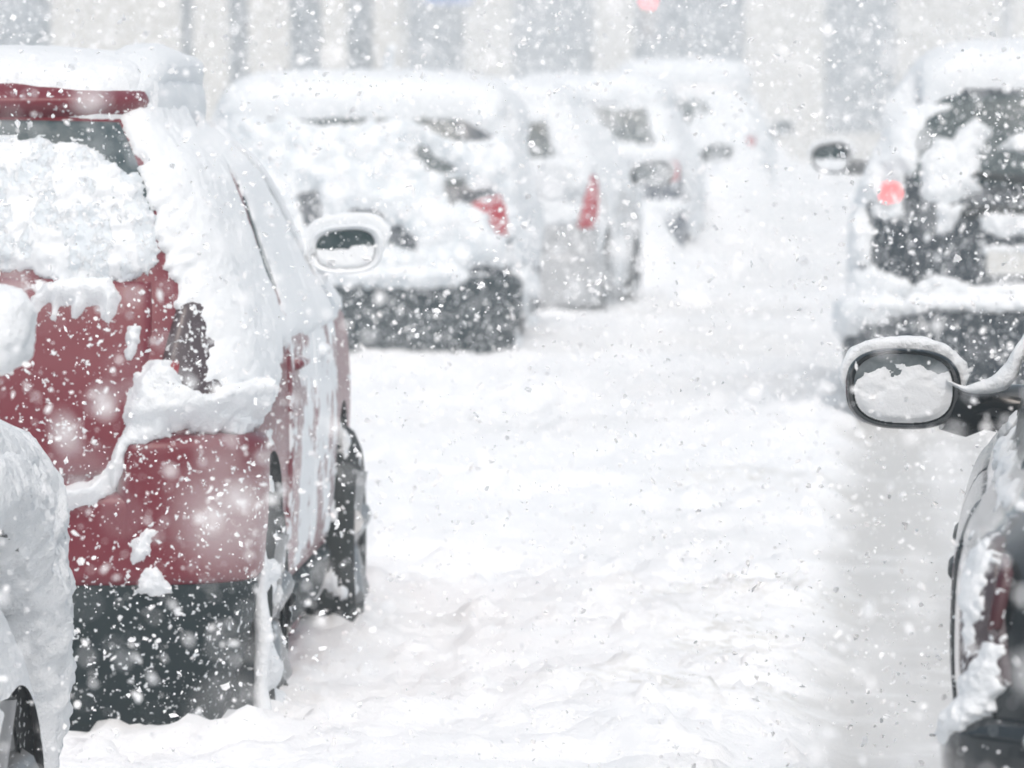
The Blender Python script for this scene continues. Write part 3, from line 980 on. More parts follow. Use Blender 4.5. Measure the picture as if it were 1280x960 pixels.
slv.snow('rear_snow', 'rear', -1.05, 1.05, .35, 1.56, .016, f_slv, .035, edge=.06, base=.016, seed=2)
slv.snow('flank_snow', 'right', .28, 4.1, .30, 1.58, .022, flank_field(slv, lambda z: -.01 + .04 * smooth((z - .8) / .3), 25), .03, edge=.06, base=.012, seed=4, mat=M['snow_rough'])
slv.mirror(1.02, 2.86, 1.07, .29, .17, 1, M['black_trim'], cap=.03, glass_snow=.10, base=(.80, 2.98, 1.06), n_exp=2.4, taper=.25, seed=15, border=.86)
slv.mirror(-1.02, 2.86, 1.07, .29, .17, -1, M['black_trim'], cap=.03, glass_snow=.10, base=(-.80, 2.98, 1.06), n_exp=2.4, taper=.25, seed=16)

# ================================================================== 4. dark blue car at the snow bank
blu = Car('parked_car', 'dark blue car showing a pale frosted rear window, behind the plowed snow bank', 'car', .62, 55.0, 5.0, scale_rows(SUV, kz=.97), PARKED)
blu.body(M['blue_paint']); register(blu)
blu.panel('tailgate', 'rear', [(-.62, .60), (.62, .60), (.70, 1.14), (-.70, 1.14)], .015, M['blue_paint'], edge=.03)
blu.panel('rear_window', 'rear', [(-.70, 1.15), (.70, 1.15), (.60, 1.52), (-.60, 1.52)], .006, M['glass'], edge=.012, rnd=.14)
blu.panel('rear_bumper', 'rear', [(-1.08, .15), (1.08, .15), (1.10, .60), (-1.10, .60)], .07, M['blue_paint'], edge=.05, rnd=.05, nu=80)
for sg in (1, -1):
    blu.panel('tail_light', 'rear', sorted([(sg * .70, .84), (sg * .92, .84)]) + sorted([(sg * .95, 1.02), (sg * .72, 1.02)], reverse=True), .022, M['red_lens_snowy'], edge=.02, rnd=.3)
blu.windows(zlo=1.14, zhi=1.50); blu.all_wheels(snow=.6, xo=.875); blu.lamp_strip()
blu.roof_snow(lambda t: 9.2 - .8 * np.exp(-((np.minimum(np.abs(t - 1.5), np.abs(t - 7.5))) / .5) ** 2) - .6 * ((t > 2) & (t < 7)), .12, seed=53, amp=.3)
def f_blu(A, Z, p):
    d = -.02 + .05 * fbm(p, 6, 4, 51) + .07 * np.exp(-((Z - 1.10) / .07) ** 2) + .06 * np.exp(-((Z - .64) / .05) ** 2)
    win = poly_sdf(A, Z, [(-.66, 1.18), (.66, 1.18), (.57, 1.49), (-.57, 1.49)])
    frame = .05 * smooth((Z - 1.15) / .05)
    return np.minimum(d + frame, -win + .02 * fbm(p, 15, 3, 5))
blu.snow('rear_snow', 'rear', -1.05, 1.05, .35, 1.54, .02, f_blu, .045, edge=.06, base=lambda A, Z: .016 + .06 * smooth((.66 - Z) / .05), seed=2, lift=.4)
blu.snow('flank_snow', 'right', .28, 4.1, .30, 1.55, .03, flank_field(blu, lambda z: .0 + .05 * smooth((z - .9) / .3), 35), .03, edge=.06, base=.012, seed=4)
blu.mirror(1.06, 2.86, 1.08, .26, .14, 1, M['black_trim'], cap=.025, glass_snow=.15, base=(.80, 2.98, 1.06), n_exp=2.6, taper=.1, seed=17)
blu.mirror(-1.06, 2.86, 1.08, .26, .14, -1, M['black_trim'], cap=.025, glass_snow=.15, base=(-.80, 2.98, 1.06), n_exp=2.6, taper=.1, seed=18)

# ================================================================== 5. van buried in snow
VAN = scale_rows(SUV, kz=1.08, kw=1.04, kl=1.05)
van = Car('parked_van', 'pale van buried in snow and fading into the falling snow, farthest parked vehicle', 'van', 1.86, 70.0, 5.0, VAN, PARKED)
van.body(M['white_paint']); register(van)
van.panel('tailgate', 'rear', [(-.64, .62), (.64, .62), (.72, 1.18), (-.72, 1.18)], .015, M['white_paint'], edge=.03)
van.panel('rear_window', 'rear', [(-.70, 1.22), (.70, 1.22), (.60, 1.62), (-.60, 1.62)], .006, M['glass'], edge=.012, rnd=.14)
van.panel('rear_bumper', 'rear', [(-1.08, .2), (1.08, .2), (1.10, .62), (-1.10, .62)], .06, M['black_plastic'], edge=.05, rnd=.05, nu=80)
for sg in (1, -1):
    van.panel('tail_light', 'rear', sorted([(sg * .78, .84), (sg * .93, .84)]) + sorted([(sg * .97, 1.14), (sg * .82, 1.14)], reverse=True), .022, M['red_lens_snowy'], edge=.02, rnd=.2)
van.windows(zlo=1.22, zhi=1.62); van.all_wheels(snow=.6, xo=.9); van.lamp_strip()
van.roof_snow(lambda t: 9.2 - .6 * ((t > 2) & (t < 7)), .13, seed=63, amp=.3)
van.snow('rear_snow', 'rear', -1.05, 1.05, .35, 1.64, .02, lambda A, Z, p: .02 + .07 * fbm(p, 4, 4, 61) - .10 * np.exp(-(((A + .2) / .35) ** 2 + ((Z - 1.42) / .16) ** 2)), .06, edge=.06, base=.03, seed=2, lift=.4)
van.snow('flank_snow', 'right', .28, 4.2, .30, 1.62, .03, flank_field(van, lambda z: .03 + 0 * z, 65), .03, edge=.06, base=.012, seed=4)
van.mirror(1.08, 2.95, 1.2, .22, .18, 1, M['black_trim'], cap=.03, glass_snow=.3, base=(.84, 3.05, 1.16), seed=19)
van.mirror(-1.08, 2.95, 1.2, .22, .18, -1, M['black_trim'], cap=.03, glass_snow=.3, base=(-.84, 3.05, 1.16), seed=20)

# ================================================================== 6. dark car driving in the lane (right)
RV = [(z, w * (1 - .13 * float(smooth((z - 1.35) / .35))), a, b, r, f) for z, w, a, b, r, f in scale_rows(SUV, kz=1.035, kw=1.01)]
rvn = Car('moving_car', 'dark grey people carrier with its rear lamp glowing, driving in the right lane', 'car', 2.485, 29.0, 4.6, RV, None, bow=.05)
rvn.body(M['dark_paint']); register(rvn)
rvn.panel('tailgate', 'rear', [(-.66, .70), (.66, .70), (.68, 1.20), (-.68, 1.20)], .015, M['dark_paint'], edge=.03, nu=60)
rvn.panel('rear_window', 'rear', [(-.66, 1.21), (.66, 1.21), (.585, 1.65), (-.585, 1.65)], .006, M['glass_clear'], edge=.012, rnd=.16)
rvn.panel('rear_bumper', 'rear', [(-1.08, .12), (1.08, .12), (1.10, .66), (-1.10, .66)], .09, M['dark_paint'], edge=.06, rnd=.05, nu=80)
for sg in (1, -1):
    tl = rvn.panel('tail_light', 'rear', sorted([(sg * .68, 1.06), (sg * .87, 1.06)]) + sorted([(sg * .76, 1.50), (sg * .66, 1.50)], reverse=True), .02, M['white_lens'], edge=.02, rnd=.2)
    rvn.panel('lit_lens', 'rear', sorted([(sg * .68, 1.125), (sg * .81, 1.125)]) + sorted([(sg * .80, 1.235), (sg * .68, 1.235)], reverse=True), .008, M['lit_red'], parent=tl, base=.018, edge=.03, rnd=.9)
rvn.panel('licence_plate', 'rear', [(-.27, .80), (.27, .80), (.27, .92), (-.27, .92)], .006, M['plate'], base=.018, edge=.01, rnd=.05)
rvn.panel('plate_trim', 'rear', [(-.40, 1.06), (.40, 1.06), (.40, 1.13), (-.40, 1.13)], .02, M['black_trim'], base=.012, edge=.02, rnd=.1)
wp = MB(); wp.tube([(.0, .10, 1.22), (.0, .075, 1.24), (-.35, .10, 1.28), (-.42, .105, 1.285)], [.018, .02, .014, .008], 8); wp.build('rear_wiper', M['black_trim'], rvn.root)
rvn.windows(zlo=1.19, zhi=1.63); rvn.all_wheels(snow=.5, xo=.88); rvn.lamp_strip()
rvn.roof_snow(lambda t: 9.55 - 1.9 * ((t > 2) & (t < 7)) - 1.0 * np.exp(-((np.minimum(np.abs(t - 1.5), np.abs(t - 7.5))) / .45) ** 2), .105, seed=73, amp=.2)
RS = [rvn.poly(q) for q in (
    [(1138, 240), (1142, 200), (1160, 172), (1185, 170), (1200, 158), (1215, 150), (1232, 158), (1240, 168), (1222, 190), (1222, 214), (1228, 240), (1180, 262), (1150, 258)],
    [(1236, 188), (1262, 170), (1300, 164), (1300, 188), (1262, 190)],
    [(1160, 258), (1200, 250), (1214, 266), (1196, 272), (1184, 292), (1166, 290)],
    [(1206, 270), (1240, 262), (1300, 268), (1300, 300), (1240, 300), (1230, 292)],
    [(1214, 308), (1240, 302), (1300, 304), (1300, 322), (1224, 322)],
    [(1146, 344), (1160, 338), (1195, 345), (1215, 354), (1250, 350), (1300, 352), (1300, 388), (1240, 391), (1180, 386), (1130, 392), (1112, 400), (1122, 380), (1128, 360)],
    [(1062, 340), (1080, 330), (1105, 340), (1125, 345), (1140, 360), (1120, 372), (1135, 388), (1105, 400), (1085, 412), (1065, 430), (1060, 400)],
    [(1100, 140), (1142, 128), (1150, 150), (1142, 190), (1140, 222), (1105, 222), (1095, 250), (1070, 262), (1068, 230)],
    [(1060, 240), (1076, 250), (1086, 290), (1080, 330), (1060, 340)])]
def f_rvn(A, Z, p):
    d = np.full(A.shape, -1.0)
    for q in RS:
        d = np.maximum(d, poly_sdf(A, Z, q))
    mirrored = np.full(A.shape, -1.0)
    for q in RS[5:]:
        mirrored = np.maximum(mirrored, poly_sdf(-A, Z, q))
    d = np.maximum(d, mirrored)
    return d - .010 + .024 * fbm(p, 14, 5, 71) + .010 * fbm(p, 50, 2, 72)
rvn.snow('rear_snow', 'rear', -1.2, 1.2, .42, 1.66, .010, f_rvn, .045, edge=.05, base=lambda A, Z: .016 + .085 * smooth((.70 - Z) / .05), rough=.6, seed=2, lift=.35)
rvn.snow('flank_snow', 'left', .22, 4.1, .30, 1.62, .022, flank_field(rvn, lambda z: .03 + 0 * z, 75), .03, edge=.06, base=.012, seed=4)
rvn.mirror(-1.075, 3.0, 1.315, .20, .155, -1, M['black_trim'], cap=.03, glass_snow=.50, base=(-.80, 3.1, 1.25), n_exp=2.8, skew=-.0, taper=-.12, seed=23, border=.88, glass=M['glass_clear'])
rvn.mirror(1.075, 3.0, 1.315, .20, .155, 1, M['black_trim'], cap=.03, glass_snow=.50, base=(.80, 3.1, 1.25), n_exp=2.8, taper=-.12, seed=24)

# ================================================================== 7. black car, front right
SED = [
    (.20, .76, .16, 4.10, .16, .30),
    (.32, .825, .09, 4.28, .18, .40),
    (.50, .855, .05, 4.36, .20, .45),
    (.72, .872, .04, 4.36, .20, .48),
    (.84, .868, .05, 4.30, .20, .46),
    (.93, .845, .07, 4.10, .20, .40),
    (1.00, .800, .09, 3.60, .20, .30),
    (1.06, .762, .12, 3.22, .20, .25),
    (1.25, .700, .24, 2.85, .19, .22),
    (1.38, .640, .38, 2.50, .18, .20),
    (1.44, .585, .52, 2.25, .18, .20),
    (1.475, .50, .70, 2.05, .18, .20),
    (1.49, .36, .90, 1.85, .15, .18),
    (1.50, .18, 1.15, 1.6, .09, .10),
]
blk = Car('moving_car', 'black wet hatchback at the right edge with a rounded snow-capped wing mirror', 'car', 1.530, 9.42, 4.9, SED, None, bow=.05, wheels=(.74, 3.28), rwheel=.31)
blk.body(M['black_paint']); register(blk, hw=.80, y0=.2, y1=4.2)
blk.panel('tailgate', 'rear', [(-.58, .62), (.58, .62), (.62, 1.02), (-.62, 1.02)], .010, M['black_paint'], edge=.02)
blk.panel('rear_window', 'rear', [(-.60, 1.06), (.60, 1.06), (.50, 1.37), (-.50, 1.37)], .006, M['glass_clear'], edge=.012, rnd=.14)
blk.panel('rear_bumper', 'rear', [(-1.02, .14), (1.02, .14), (1.05, .70), (-1.05, .70)], .04, M['black_paint'], edge=.04, rnd=.05, nu=90)
for sg in (1, -1):
    tl = blk.panel('tail_light', 'rear', sorted([(sg * .80, .74), (sg * .95, .74)]) + sorted([(sg * .97, .98), (sg * .85, .98)], reverse=True), .014, M['clear_lens'], edge=.02, rnd=.25)
    cl = blk.poly([(1217, 796), (1232, 790), (1248, 715), (1240, 690)])
    if sg > 0:
        cl = np.stack([-cl[[1, 0, 3, 2], 0], cl[[1, 0, 3, 2], 1]], -1)
    blk.panel('lens', 'rear', cl, .008, M['dark_red_lens'], parent=tl, base=.014, edge=.012, rnd=.35)
    blk.panel('reflector', 'rear', sorted([(sg * .56, .62), (sg * .70, .62)]) + sorted([(sg * .70, .76), (sg * .58, .76)], reverse=True), .010, M['red_lens'], base=.035, edge=.012, rnd=.3)
    blk.panel('bumper_seam', 'rear', sorted([(sg * .60, .595), (sg * .80, .595)]) + sorted([(sg * .80, .603), (sg * .60, .603)], reverse=True), .004, M['liner'], base=.040, edge=.003, rnd=.1, nv=8)
for mode in ('right', 'left'):
    blk.panel('shoulder_panel', mode, [(.20, .90), (1.2, .90), (1.2, 1.01), (.20, 1.01)], .004, M['wet_paint'], edge=.01, rnd=.1)
blk.windows(zlo=1.05, zhi=1.39, y=((.55, 1.05), (1.12, 1.95), (2.0, 2.85)), mat=M['glass_clear'])
for mode in ('right', 'left'):
    for a, b in ((1.14, 1.95), (1.99, 2.85)):
        blk.panel('door', mode, [(a, .32), (b, .32), (b, .98), (a, .98)], .008, M['wet_paint'], edge=.02, rnd=.05)
    for y0 in (1.22, 2.06):
        blk.panel('door_handle', mode, [(y0, .82), (y0 + .2, .82), (y0 + .2, .86), (y0, .86)], .016, M['black_trim'], edge=.02, rnd=.4)
blk.all_wheels(snow=.35, xo=.855); blk.lamp_strip()
BS = [blk.poly(q) for q in ([(1186, 880), (1186, 850), (1200, 825), (1216, 806), (1228, 798), (1232, 830), (1226, 860), (1216, 885), (1204, 902), (1190, 925), (1180, 930)],
                            [(1190, 780), (1196, 720), (1206, 690), (1224, 680), (1226, 700), (1214, 740), (1206, 790), (1196, 815)])]
blk.snow('lamp_snow', 'rear', -1.05, -.60, .60, 1.0, .003, field_poly(BS[1:], .030, 60, 84), .007, edge=.02, base=.014, rough=.6, nscale=40)
blk.snow('bumper_snow', 'rear', -1.05, -.60, .45, 1.0, .003, field_poly(BS[:1], .014, 40, 81), .012, edge=.04, nscale=30, base=lambda A, Z: .014 + .028 * smooth((.73 - Z) / .04), rough=.5)
def f_sh(A, Z, p):
    return -.030 + .055 * fbm(p, 14, 4, 88) + .03 * np.exp(-((Z - 1.02) / .025) ** 2)
blk.snow('shoulder_snow', 'left', .18, 3.0, .88, 1.08, .008, f_sh, .012, edge=.04, base=.006, rough=.6)
blk.roof_snow(lambda t: 9.6 - .3 * ((t > 2) & (t < 7)), .05, seed=83, amp=.3)
def gf(a, z):
    return .62 - z + .10 * np.cos(a * 3) - .25 * np.clip(a, 0, 1) ** 2
blk.mirror(-.985, 2.42, 1.100, .222, .156, -1, M['black_paint'], cap=.022, glass_snow=.5, base=(-.77, 2.52, 1.055), n_exp=2.7, skew=.02, taper=.0, seed=91, border=.85, arm_r=.034, gfield=gf, capw=.6)
blk.mirror(1.005, 2.42, 1.128, .235, .158, 1, M['black_paint'], cap=.020, glass_snow=.5, base=(.77, 2.52, 1.075), n_exp=2.9, skew=.02, seed=92, arm_r=.034)
# sail plate in front of the door glass, with snow in its corner
for sg in (-1, 1):
    m = MB()
    m.add([(sg * .775, 2.40, 1.0), (sg * .775, 2.80, 1.0), (sg * .700, 2.50, 1.25), (sg * .765, 2.40, 1.06), (sg * .70, 2.40, 1.0), (sg * .70, 2.80, 1.0), (sg * .66, 2.50, 1.25), (sg * .69, 2.40, 1.06)],
          [(0, 1, 2, 3), (4, 7, 6, 5), (0, 3, 7, 4), (3, 2, 6, 7), (1, 5, 6, 2), (0, 4, 5, 1)])
    m.build('mirror_sail', M['black_trim'], blk.root)
na, nb = 50, 20
A, B = np.meshgrid(np.linspace(0, 1, na), np.linspace(0, 2 * math.pi, nb, endpoint=False), indexing='ij')
def snow_rope(car, name, pts, rads, seed, flat=.8):
    pts = np.array(pts, float); k = np.linspace(0, 1, len(pts))
    c = np.stack([pchip(k, pts[:, i])(A) for i in range(3)], -1)
    r = np.interp(A, k, rads)
    n = 1 + .4 * fbm(c + np.stack([np.cos(B), np.sin(B), 0 * A], -1) * .02, 30, 3, seed)
    d = np.gradient(pts, axis=0).mean(0); d /= np.linalg.norm(d)
    a = np.cross(d, [0, 0, 1.0]); a /= np.linalg.norm(a); b = np.cross(a, d)
    q = c + (np.cos(B) * r * n)[..., None] * a + (np.sin(B) * r * n * flat)[..., None] * b
    f = grid_faces(na, nb).tolist() + [[i * nb + nb - 1, (i + 1) * nb + nb - 1, (i + 1) * nb, i * nb] for i in range(na - 1)]
    mesh_obj(name, q.reshape(-1, 3), f, M['snow'], car.root)
snow_rope(blk, 'sail_snow', [(-.90, 2.42, 1.115), (-.86, 2.42, 1.10), (-.80, 2.42, 1.115), (-.765, 2.42, 1.16), (-.745, 2.44, 1.21)], [.008, .011, .022, .020, .007], 5)

# ================================================================== 0. nearest parked car, front left, mostly out of the frame
near = Car('parked_car', 'nearest parked car at the left edge, snow-plastered front wheel and mirror in view', 'car', -2.22, 7.9, 7.0, scale_rows(SUV, kz=.97), PARKED, rwheel=.36, clear=.15)
near.body(M['dark_paint']); register(near)
near.panel('tailgate', 'rear', [(-.62, .60), (.62, .60), (.70, 1.14), (-.70, 1.14)], .015, M['dark_paint'], edge=.03)
near.panel('rear_window', 'rear', [(-.70, 1.15), (.70, 1.15), (.60, 1.52), (-.60, 1.52)], .006, M['glass'], edge=.012, rnd=.14)
near.panel('rear_bumper', 'rear', [(-1.08, .15), (1.08, .15), (1.10, .60), (-1.10, .60)], .07, M['dark_paint'], edge=.05, rnd=.05, nu=80)
for sg in (1, -1):
    near.panel('tail_light', 'rear', sorted([(sg * .70, .84), (sg * .92, .84)]) + sorted([(sg * .95, 1.02), (sg * .72, 1.02)], reverse=True), .022, M['red_lens_snowy'], edge=.02, rnd=.3)
near.windows(zlo=1.14, zhi=1.50); near.all_wheels(snow=.82, xo=.885); near.lamp_strip()
near.roof_snow(lambda t: 9.2 - .6 * ((t > 2) & (t < 7)), .12, seed=93, amp=.3)
def f_near(A, Z, p):
    d = .05 + .05 * fbm(p, 6, 4, 95) + .02 * fbm(p, 25, 3, 96)
    for yw in near.wheels:
        d = np.minimum(d, np.hypot(A - yw, Z - .36) - .515)
    return d
near.snow('flank_snow', 'right', .30, 4.35, .22, 1.04, .010, f_near, .045, edge=.06, base=.004, seed=14, rough=.45)
near.snow('front_snow', 'front', -.45, .45, .25, 1.15, .02, lambda A, Z, p: .05 + .02 * fbm(p, 6, 3, 97), .05, base=.004, seed=15)
near.snow('bonnet_snow', 'right', 2.6, 4.3, .93, 1.12, .012, lambda A, Z, p: .06 + .02 * fbm(p, 6, 3, 98), .035, base=.004, seed=16)
near.mirror(1.035, 2.35, 1.275, .19, .125, 1, M['black_trim'], cap=0, glass_snow=.85, base=(.80, 2.5, 1.2), crust=.022, seed=25, glass=M['glass_clear'])
near.mirror(-1.00, 2.35, 1.29, .20, .15, -1, M['black_trim'], cap=0, glass_snow=.85, base=(-.80, 2.5, 1.2), crust=.035, seed=26)

# ================================================================== ground
def lane_x(y):
    """left edge of the driven lane"""
    return .64 + (y - 13.9) * .0625 - .0003 * np.clip(y - 27, 0, None) ** 2 * 0


def ground_z(x, y):
    p = np.stack([x, y, np.zeros_like(x)], -1)
    near_amp = 1.0
    h = .050 * fbm(p, .9, 3, 101) + .042 * fbm(p, 3.2, 4, 102) + .022 * fbm(p, 11, 3, 103) + .008 * fbm(p, 34, 2, 104)
    # ridges and old ruts running along the street
    lx = x - lane_x(y)
    rut = np.stack([lx * 2.0, y * .35, np.zeros_like(x)], -1)
    h = h + .05 * fbm(rut, 1.0, 3, 105)
    h = h + .035 * smooth((fbm(p, 9, 3, 111) - .22) / .22) * smooth((fbm(p, .8, 2, 112) + .25) / .4)
    # driven lane: flatter and lower
    k = smooth((lx + .12 + .12 * fbm(p, 1.3, 4, 106)) / .22) * smooth((3.3 - lx) / .4)
    tr = np.exp(-((lx - .45) / .22) ** 2) + np.exp(-((lx - 1.95) / .22) ** 2)
    lane_h = -.065 + .004 * fbm(np.stack([lx * 5, y * .6, 0 * x], -1), 1, 3, 107) - .010 * tr + .002 * fbm(p, 7, 3, 108)
    h = h * (1 - k) + lane_h * k
    # drifts round the cars
    for cx, cy, yaw, hw, y0, y1 in footprints:
        dx, dy = x - cx, y - cy
        xl = dx * math.cos(yaw) - dy * math.sin(yaw)
        yl = dx * math.sin(yaw) + dy * math.cos(yaw)
        ax, ay = np.abs(xl) - hw, np.maximum(y0 - yl, yl - y1)
        d = np.hypot(np.maximum(ax, 0), np.maximum(ay, 0))
        drift = 1 if cx < 1.2 else .25
        h = h + drift * .055 * np.exp(-(d / .22) ** 2) * (1 + .7 * fbm(p, 2.6, 3, 109))
    # ploughed banks
    for bx, by, sx, sy, hh in ((.98, 48.6, .36, 1.6, .62), (2.35, 66, .55, 4.0, .85), (1.9, 60.5, .5, 2.2, .45), (3.3, 86, .8, 6, .9), (-.20, 30.5, .5, 1.2, .10), (-1.0, 16.4, .85, 2.4, -.10), (-.50, 18.3, .45, 1.3, -.07), (.80, 43.6, .5, 1.6, -.10)):
        h = h + hh * np.exp(-((x - bx - .06 * (y - by)) / sx) ** 2 - ((y - by) / sy) ** 2) * (1 + .25 * fbm(p, 2.5, 3, 110))
    # two dark footmarks in the snow
    for bx, by, sx, sy, hh in ((-.17, 24.3, .20, .16, .085), (.98, 30.2, .20, .25, .07)):
        h = h - hh * np.exp(-((x - bx) / sx) ** 4 - ((y - by) / sy) ** 2)
    # far lateral rise (kerbside heaps)
    h = h + .10 * smooth((-x - 4.5 + .06 * y) / 3) + .06 * smooth((x - lane_x(y) - 6.5) / 2)
    return h


s = np.linspace(0, 1, 760)
ys = np.concatenate([-np.geomspace(300, 7, 24), np.linspace(-5, 7, 24, endpoint=False), 7 + (62 - 7) * (s ** 1.5), np.geomspace(62.2, 620, 150)])
u = np.linspace(-1, 1, 460)
uu = np.sign(u) * (np.abs(u) * .32 + .68 * np.abs(u) ** 6)
X, Y = np.meshgrid(uu, ys, indexing='ij')
width = 9 + .55 * np.clip(Y, 0, None)
XX = .25 + .028 * np.clip(Y, 0, 120) + X * width + np.sign(u)[:, None] * np.abs(u)[:, None] ** 16 * 260
ZZ = ground_z(XX, Y)
gm, nt, b = new_mat('packed_snow')
tc = node(nt, 'ShaderNodeTexCoord').outputs['Object']
at = node(nt, 'ShaderNodeAttribute'); at.attribute_name = 'slush'
n1 = noise_tex(nt, tc, 2.2, 5, 0.6)
ml = node(nt, 'ShaderNodeMath'); ml.operation = 'MULTIPLY'
nt.links.new(at.outputs['Fac'], ml.inputs[0]); nt.links.new(ramp(nt, n1, .05, .55), ml.inputs[1])
mix = node(nt, 'ShaderNodeMix'); mix.data_type = 'RGBA'
mix.inputs['A'].default_value = (.91, .92, .93, 1); mix.inputs['B'].default_value = (0.60, 0.60, 0.59, 1)
nt.links.new(ml.outputs[0], mix.inputs['Factor'])
at2 = node(nt, 'ShaderNodeAttribute'); at2.attribute_name = 'grit'
mix2 = node(nt, 'ShaderNodeMix'); mix2.data_type = 'RGBA'
ml2 = node(nt, 'ShaderNodeMath'); ml2.operation = 'MULTIPLY'
nt.links.new(at2.outputs['Fac'], ml2.inputs[0]); nt.links.new(ramp(nt, noise_tex(nt, tc, 16, 5, .65), .42, .62), ml2.inputs[1])
nt.links.new(ml2.outputs[0], mix2.inputs['Factor'])
nt.links.new(mix.outputs['Result'], mix2.inputs['A']); mix2.inputs['B'].default_value = (.42, .40, .33, 1)
nt.links.new(mix2.outputs['Result'], b.inputs['Base Color'])
b.inputs['Roughness'].default_value = .85; b.inputs['Specular IOR Level'].default_value = .25
bn = node(nt, 'ShaderNodeBump'); bn.inputs['Strength'].default_value = .6; bn.inputs['Distance'].default_value = .02
nt.links.new(noise_tex(nt, tc, 24, 5, .65), bn.inputs['Height']); nt.links.new(bn.outputs['Normal'], b.inputs['Normal'])
g = mesh_obj('ground', np.stack([XX, Y, ZZ], -1).reshape(-1, 3), grid_faces(*X.shape), gm)
tag(g, 'deep uneven snow covering the whole street', None, kind='structure')
lx = XX - lane_x(Y)
pp = np.stack([XX, Y, 0 * XX], -1)
sl = smooth((lx + .12 + .12 * fbm(pp, 1.3, 4, 106)) / .22) * smooth((3.3 - lx) / .4)
sl = sl * (.75 + .25 * np.exp(-((lx - .2) / .35) ** 2))
sl = sl * np.clip(1 + .30 * fbm(np.stack([lx * 7, Y * .22, 0 * XX], -1), 1, 3, 120), 0, 1.2)
sl = np.maximum(sl, .38 * smooth((lx + 1.7) / .9) * smooth((Y - 26) / 8) * smooth((3.3 - lx) / .4) * np.clip(.7 + .8 * fbm(np.stack([lx * 1.2, Y * .35, 0 * XX], -1), 1, 3, 121), 0, 1))
for bx, by, sx, sy, k_ in ((-.17, 24.3, .22, .10, .55), (.98, 30.2, .22, .2, .6), (.3, 28, .9, 1.2, .25), (1.3, 36, .8, 1.5, .5), (1.6, 42, .9, 2, .5), (.6, 21, .4, .8, .3)):
    sl = np.maximum(sl, k_ * np.exp(-((XX - bx) / sx) ** 2 - ((Y - by) / sy) ** 2))
a1 = g.data.attributes.new('slush', 'FLOAT', 'POINT'); a1.data.foreach_set('value', sl.astype(np.float32).ravel())
gr = np.zeros_like(XX)
for bx, by, sx, sy in ((.72, 18.8, .35, .5), (.45, 15.7, .30, .35), (.62, 17.3, .2, .8), (.95, 24, .3, 1.0)):
    gr = np.maximum(gr, .5 * np.exp(-((XX - bx) / sx) ** 2 - ((Y - by) / sy) ** 2))
a2 = g.data.attributes.new('grit', 'FLOAT', 'POINT'); a2.data.foreach_set('value', gr.astype(np.float32).ravel())

# ================================================================== buildings across the far end
stone = plain('cream_stone', (.50, .485, .45), .8, .4, 6)
stone2 = plain('grey_stone', (.44, .42, .39), .8, .4, 6)
wglass = plain('shop_glass', (.10, .13, .155), .12, 0, 2, .3)
wframe = plain('window_frame', (.10, .13, .15), .5)
bluesign = plain('blue_board', (.05, .14, .42), .5)
lilac = plain('pale_blind', (.42, .42, .52), .7)


def facade(name, label, d, bays, wall_mat, z_sill=.75, z_head=5.2, yaw=0, height=9.0, x_pad=(0, 0), frame=True):
    """bays: list of (x0,x1) photo columns that are window bays; the rest is piers, standing proud"""
    root = bpy.data.objects.new(name, None); COL.objects.link(root)
    root.location = (0, d, 0)
    tag(root, label, 'building')
    k = d / F
    xs = [((a - 640) * k, (b_ - 640) * k) for a, b_ in bays]
    x0, x1 = xs[0][0] - x_pad[0], xs[-1][1] + x_pad[1]
    MB().box(x0, x1, .55, 8, -.5, height).build('wall', wall_mat, root, flat=True)
    piers = [(x0, xs[0][0])] + [(xs[i][1], xs[i + 1][0]) for i in range(len(xs) - 1)] + [(xs[-1][1], x1)]
    for a, b_ in piers:
        if b_ - a > .05:
            m = MB(); m.box(a, b_, 0, .5, -.5, height - .6, .03); m.box(a - .06, b_ + .06, -.06, .45, -.5, .5, .03)
            m.build('pier', wall_mat, root, flat=True)
    for a, b_ in xs:
        MB().box(a + .002, b_ - .002, .12, .5, -.5, z_sill, .02).build('sill', wall_mat, root, flat=True)
        MB().box(a + .002, b_ - .002, .12, .5, z_head, height - .6, .02).build('lintel', wall_mat, root, flat=True)
        m = MB()
        t = .07
        m.box(a + .004, a + t, .2, .32, z_sill + .004, z_head - .004); m.box(b_ - t, b_ - .004, .2, .32, z_sill + .004, z_head - .004)
        m.box(a + t + .002, b_ - t - .002, .2, .32, z_head - t, z_head - .006); m.box(a + t + .002, b_ - t - .002, .2, .32, z_sill + .006, z_sill + t)
        if b_ - a > 1.2:
            c = .5 * (a + b_); m.box(c - .03, c + .03, .21, .31, z_sill + t + .002, z_head - t - .002)
        w = m.build('window', wframe, root, flat=True)
        MB().box(a + t, b_ - t, .25, .27, z_sill + t, z_head - t).build('pane', wglass, w, flat=True)
    MB().box(x0 - .2, x1 + .2, -.25, .8, height - .598, height, .05).build('cornice', wall_mat, root, flat=True)
    MB().box(x0 - .2, x1 + .2, -.27, 7.8, height + .003, height + .25, .08).build('roof_snow', M['snow'], root)
    return root


bl = facade('stone_building', 'pale stone building with narrow dark windows at the upper left', 92, [(-420, -330), (-250, -140), (-90, 64), (226, 241), (286, 310), (362, 402), (434, 466)], stone, z_sill=.8, x_pad=(30, .4))
br = facade('shop_building', 'cream building with broad grey window bays across the end of the street', 128, [(505, 580), (640, 742), (792, 930), (1030, 1120), (1290, 1400), (1480, 1600)], stone, z_sill=.6, x_pad=(1.0, 60), yaw=0)
sg_ = bpy.data.objects.new('blue_sign', None)
o = MB().box(.0, 1.0, -.1, .0, 0, .28, .02).build('shop_sign', bluesign)
o.location = ((530 - 640) * 127.7 / F, 127.7, HC + (YH - 6) * 127.7 / F)
tag(o, 'small blue board on the cream building at the top edge', 'sign')
bpy.data.objects.remove(sg_)
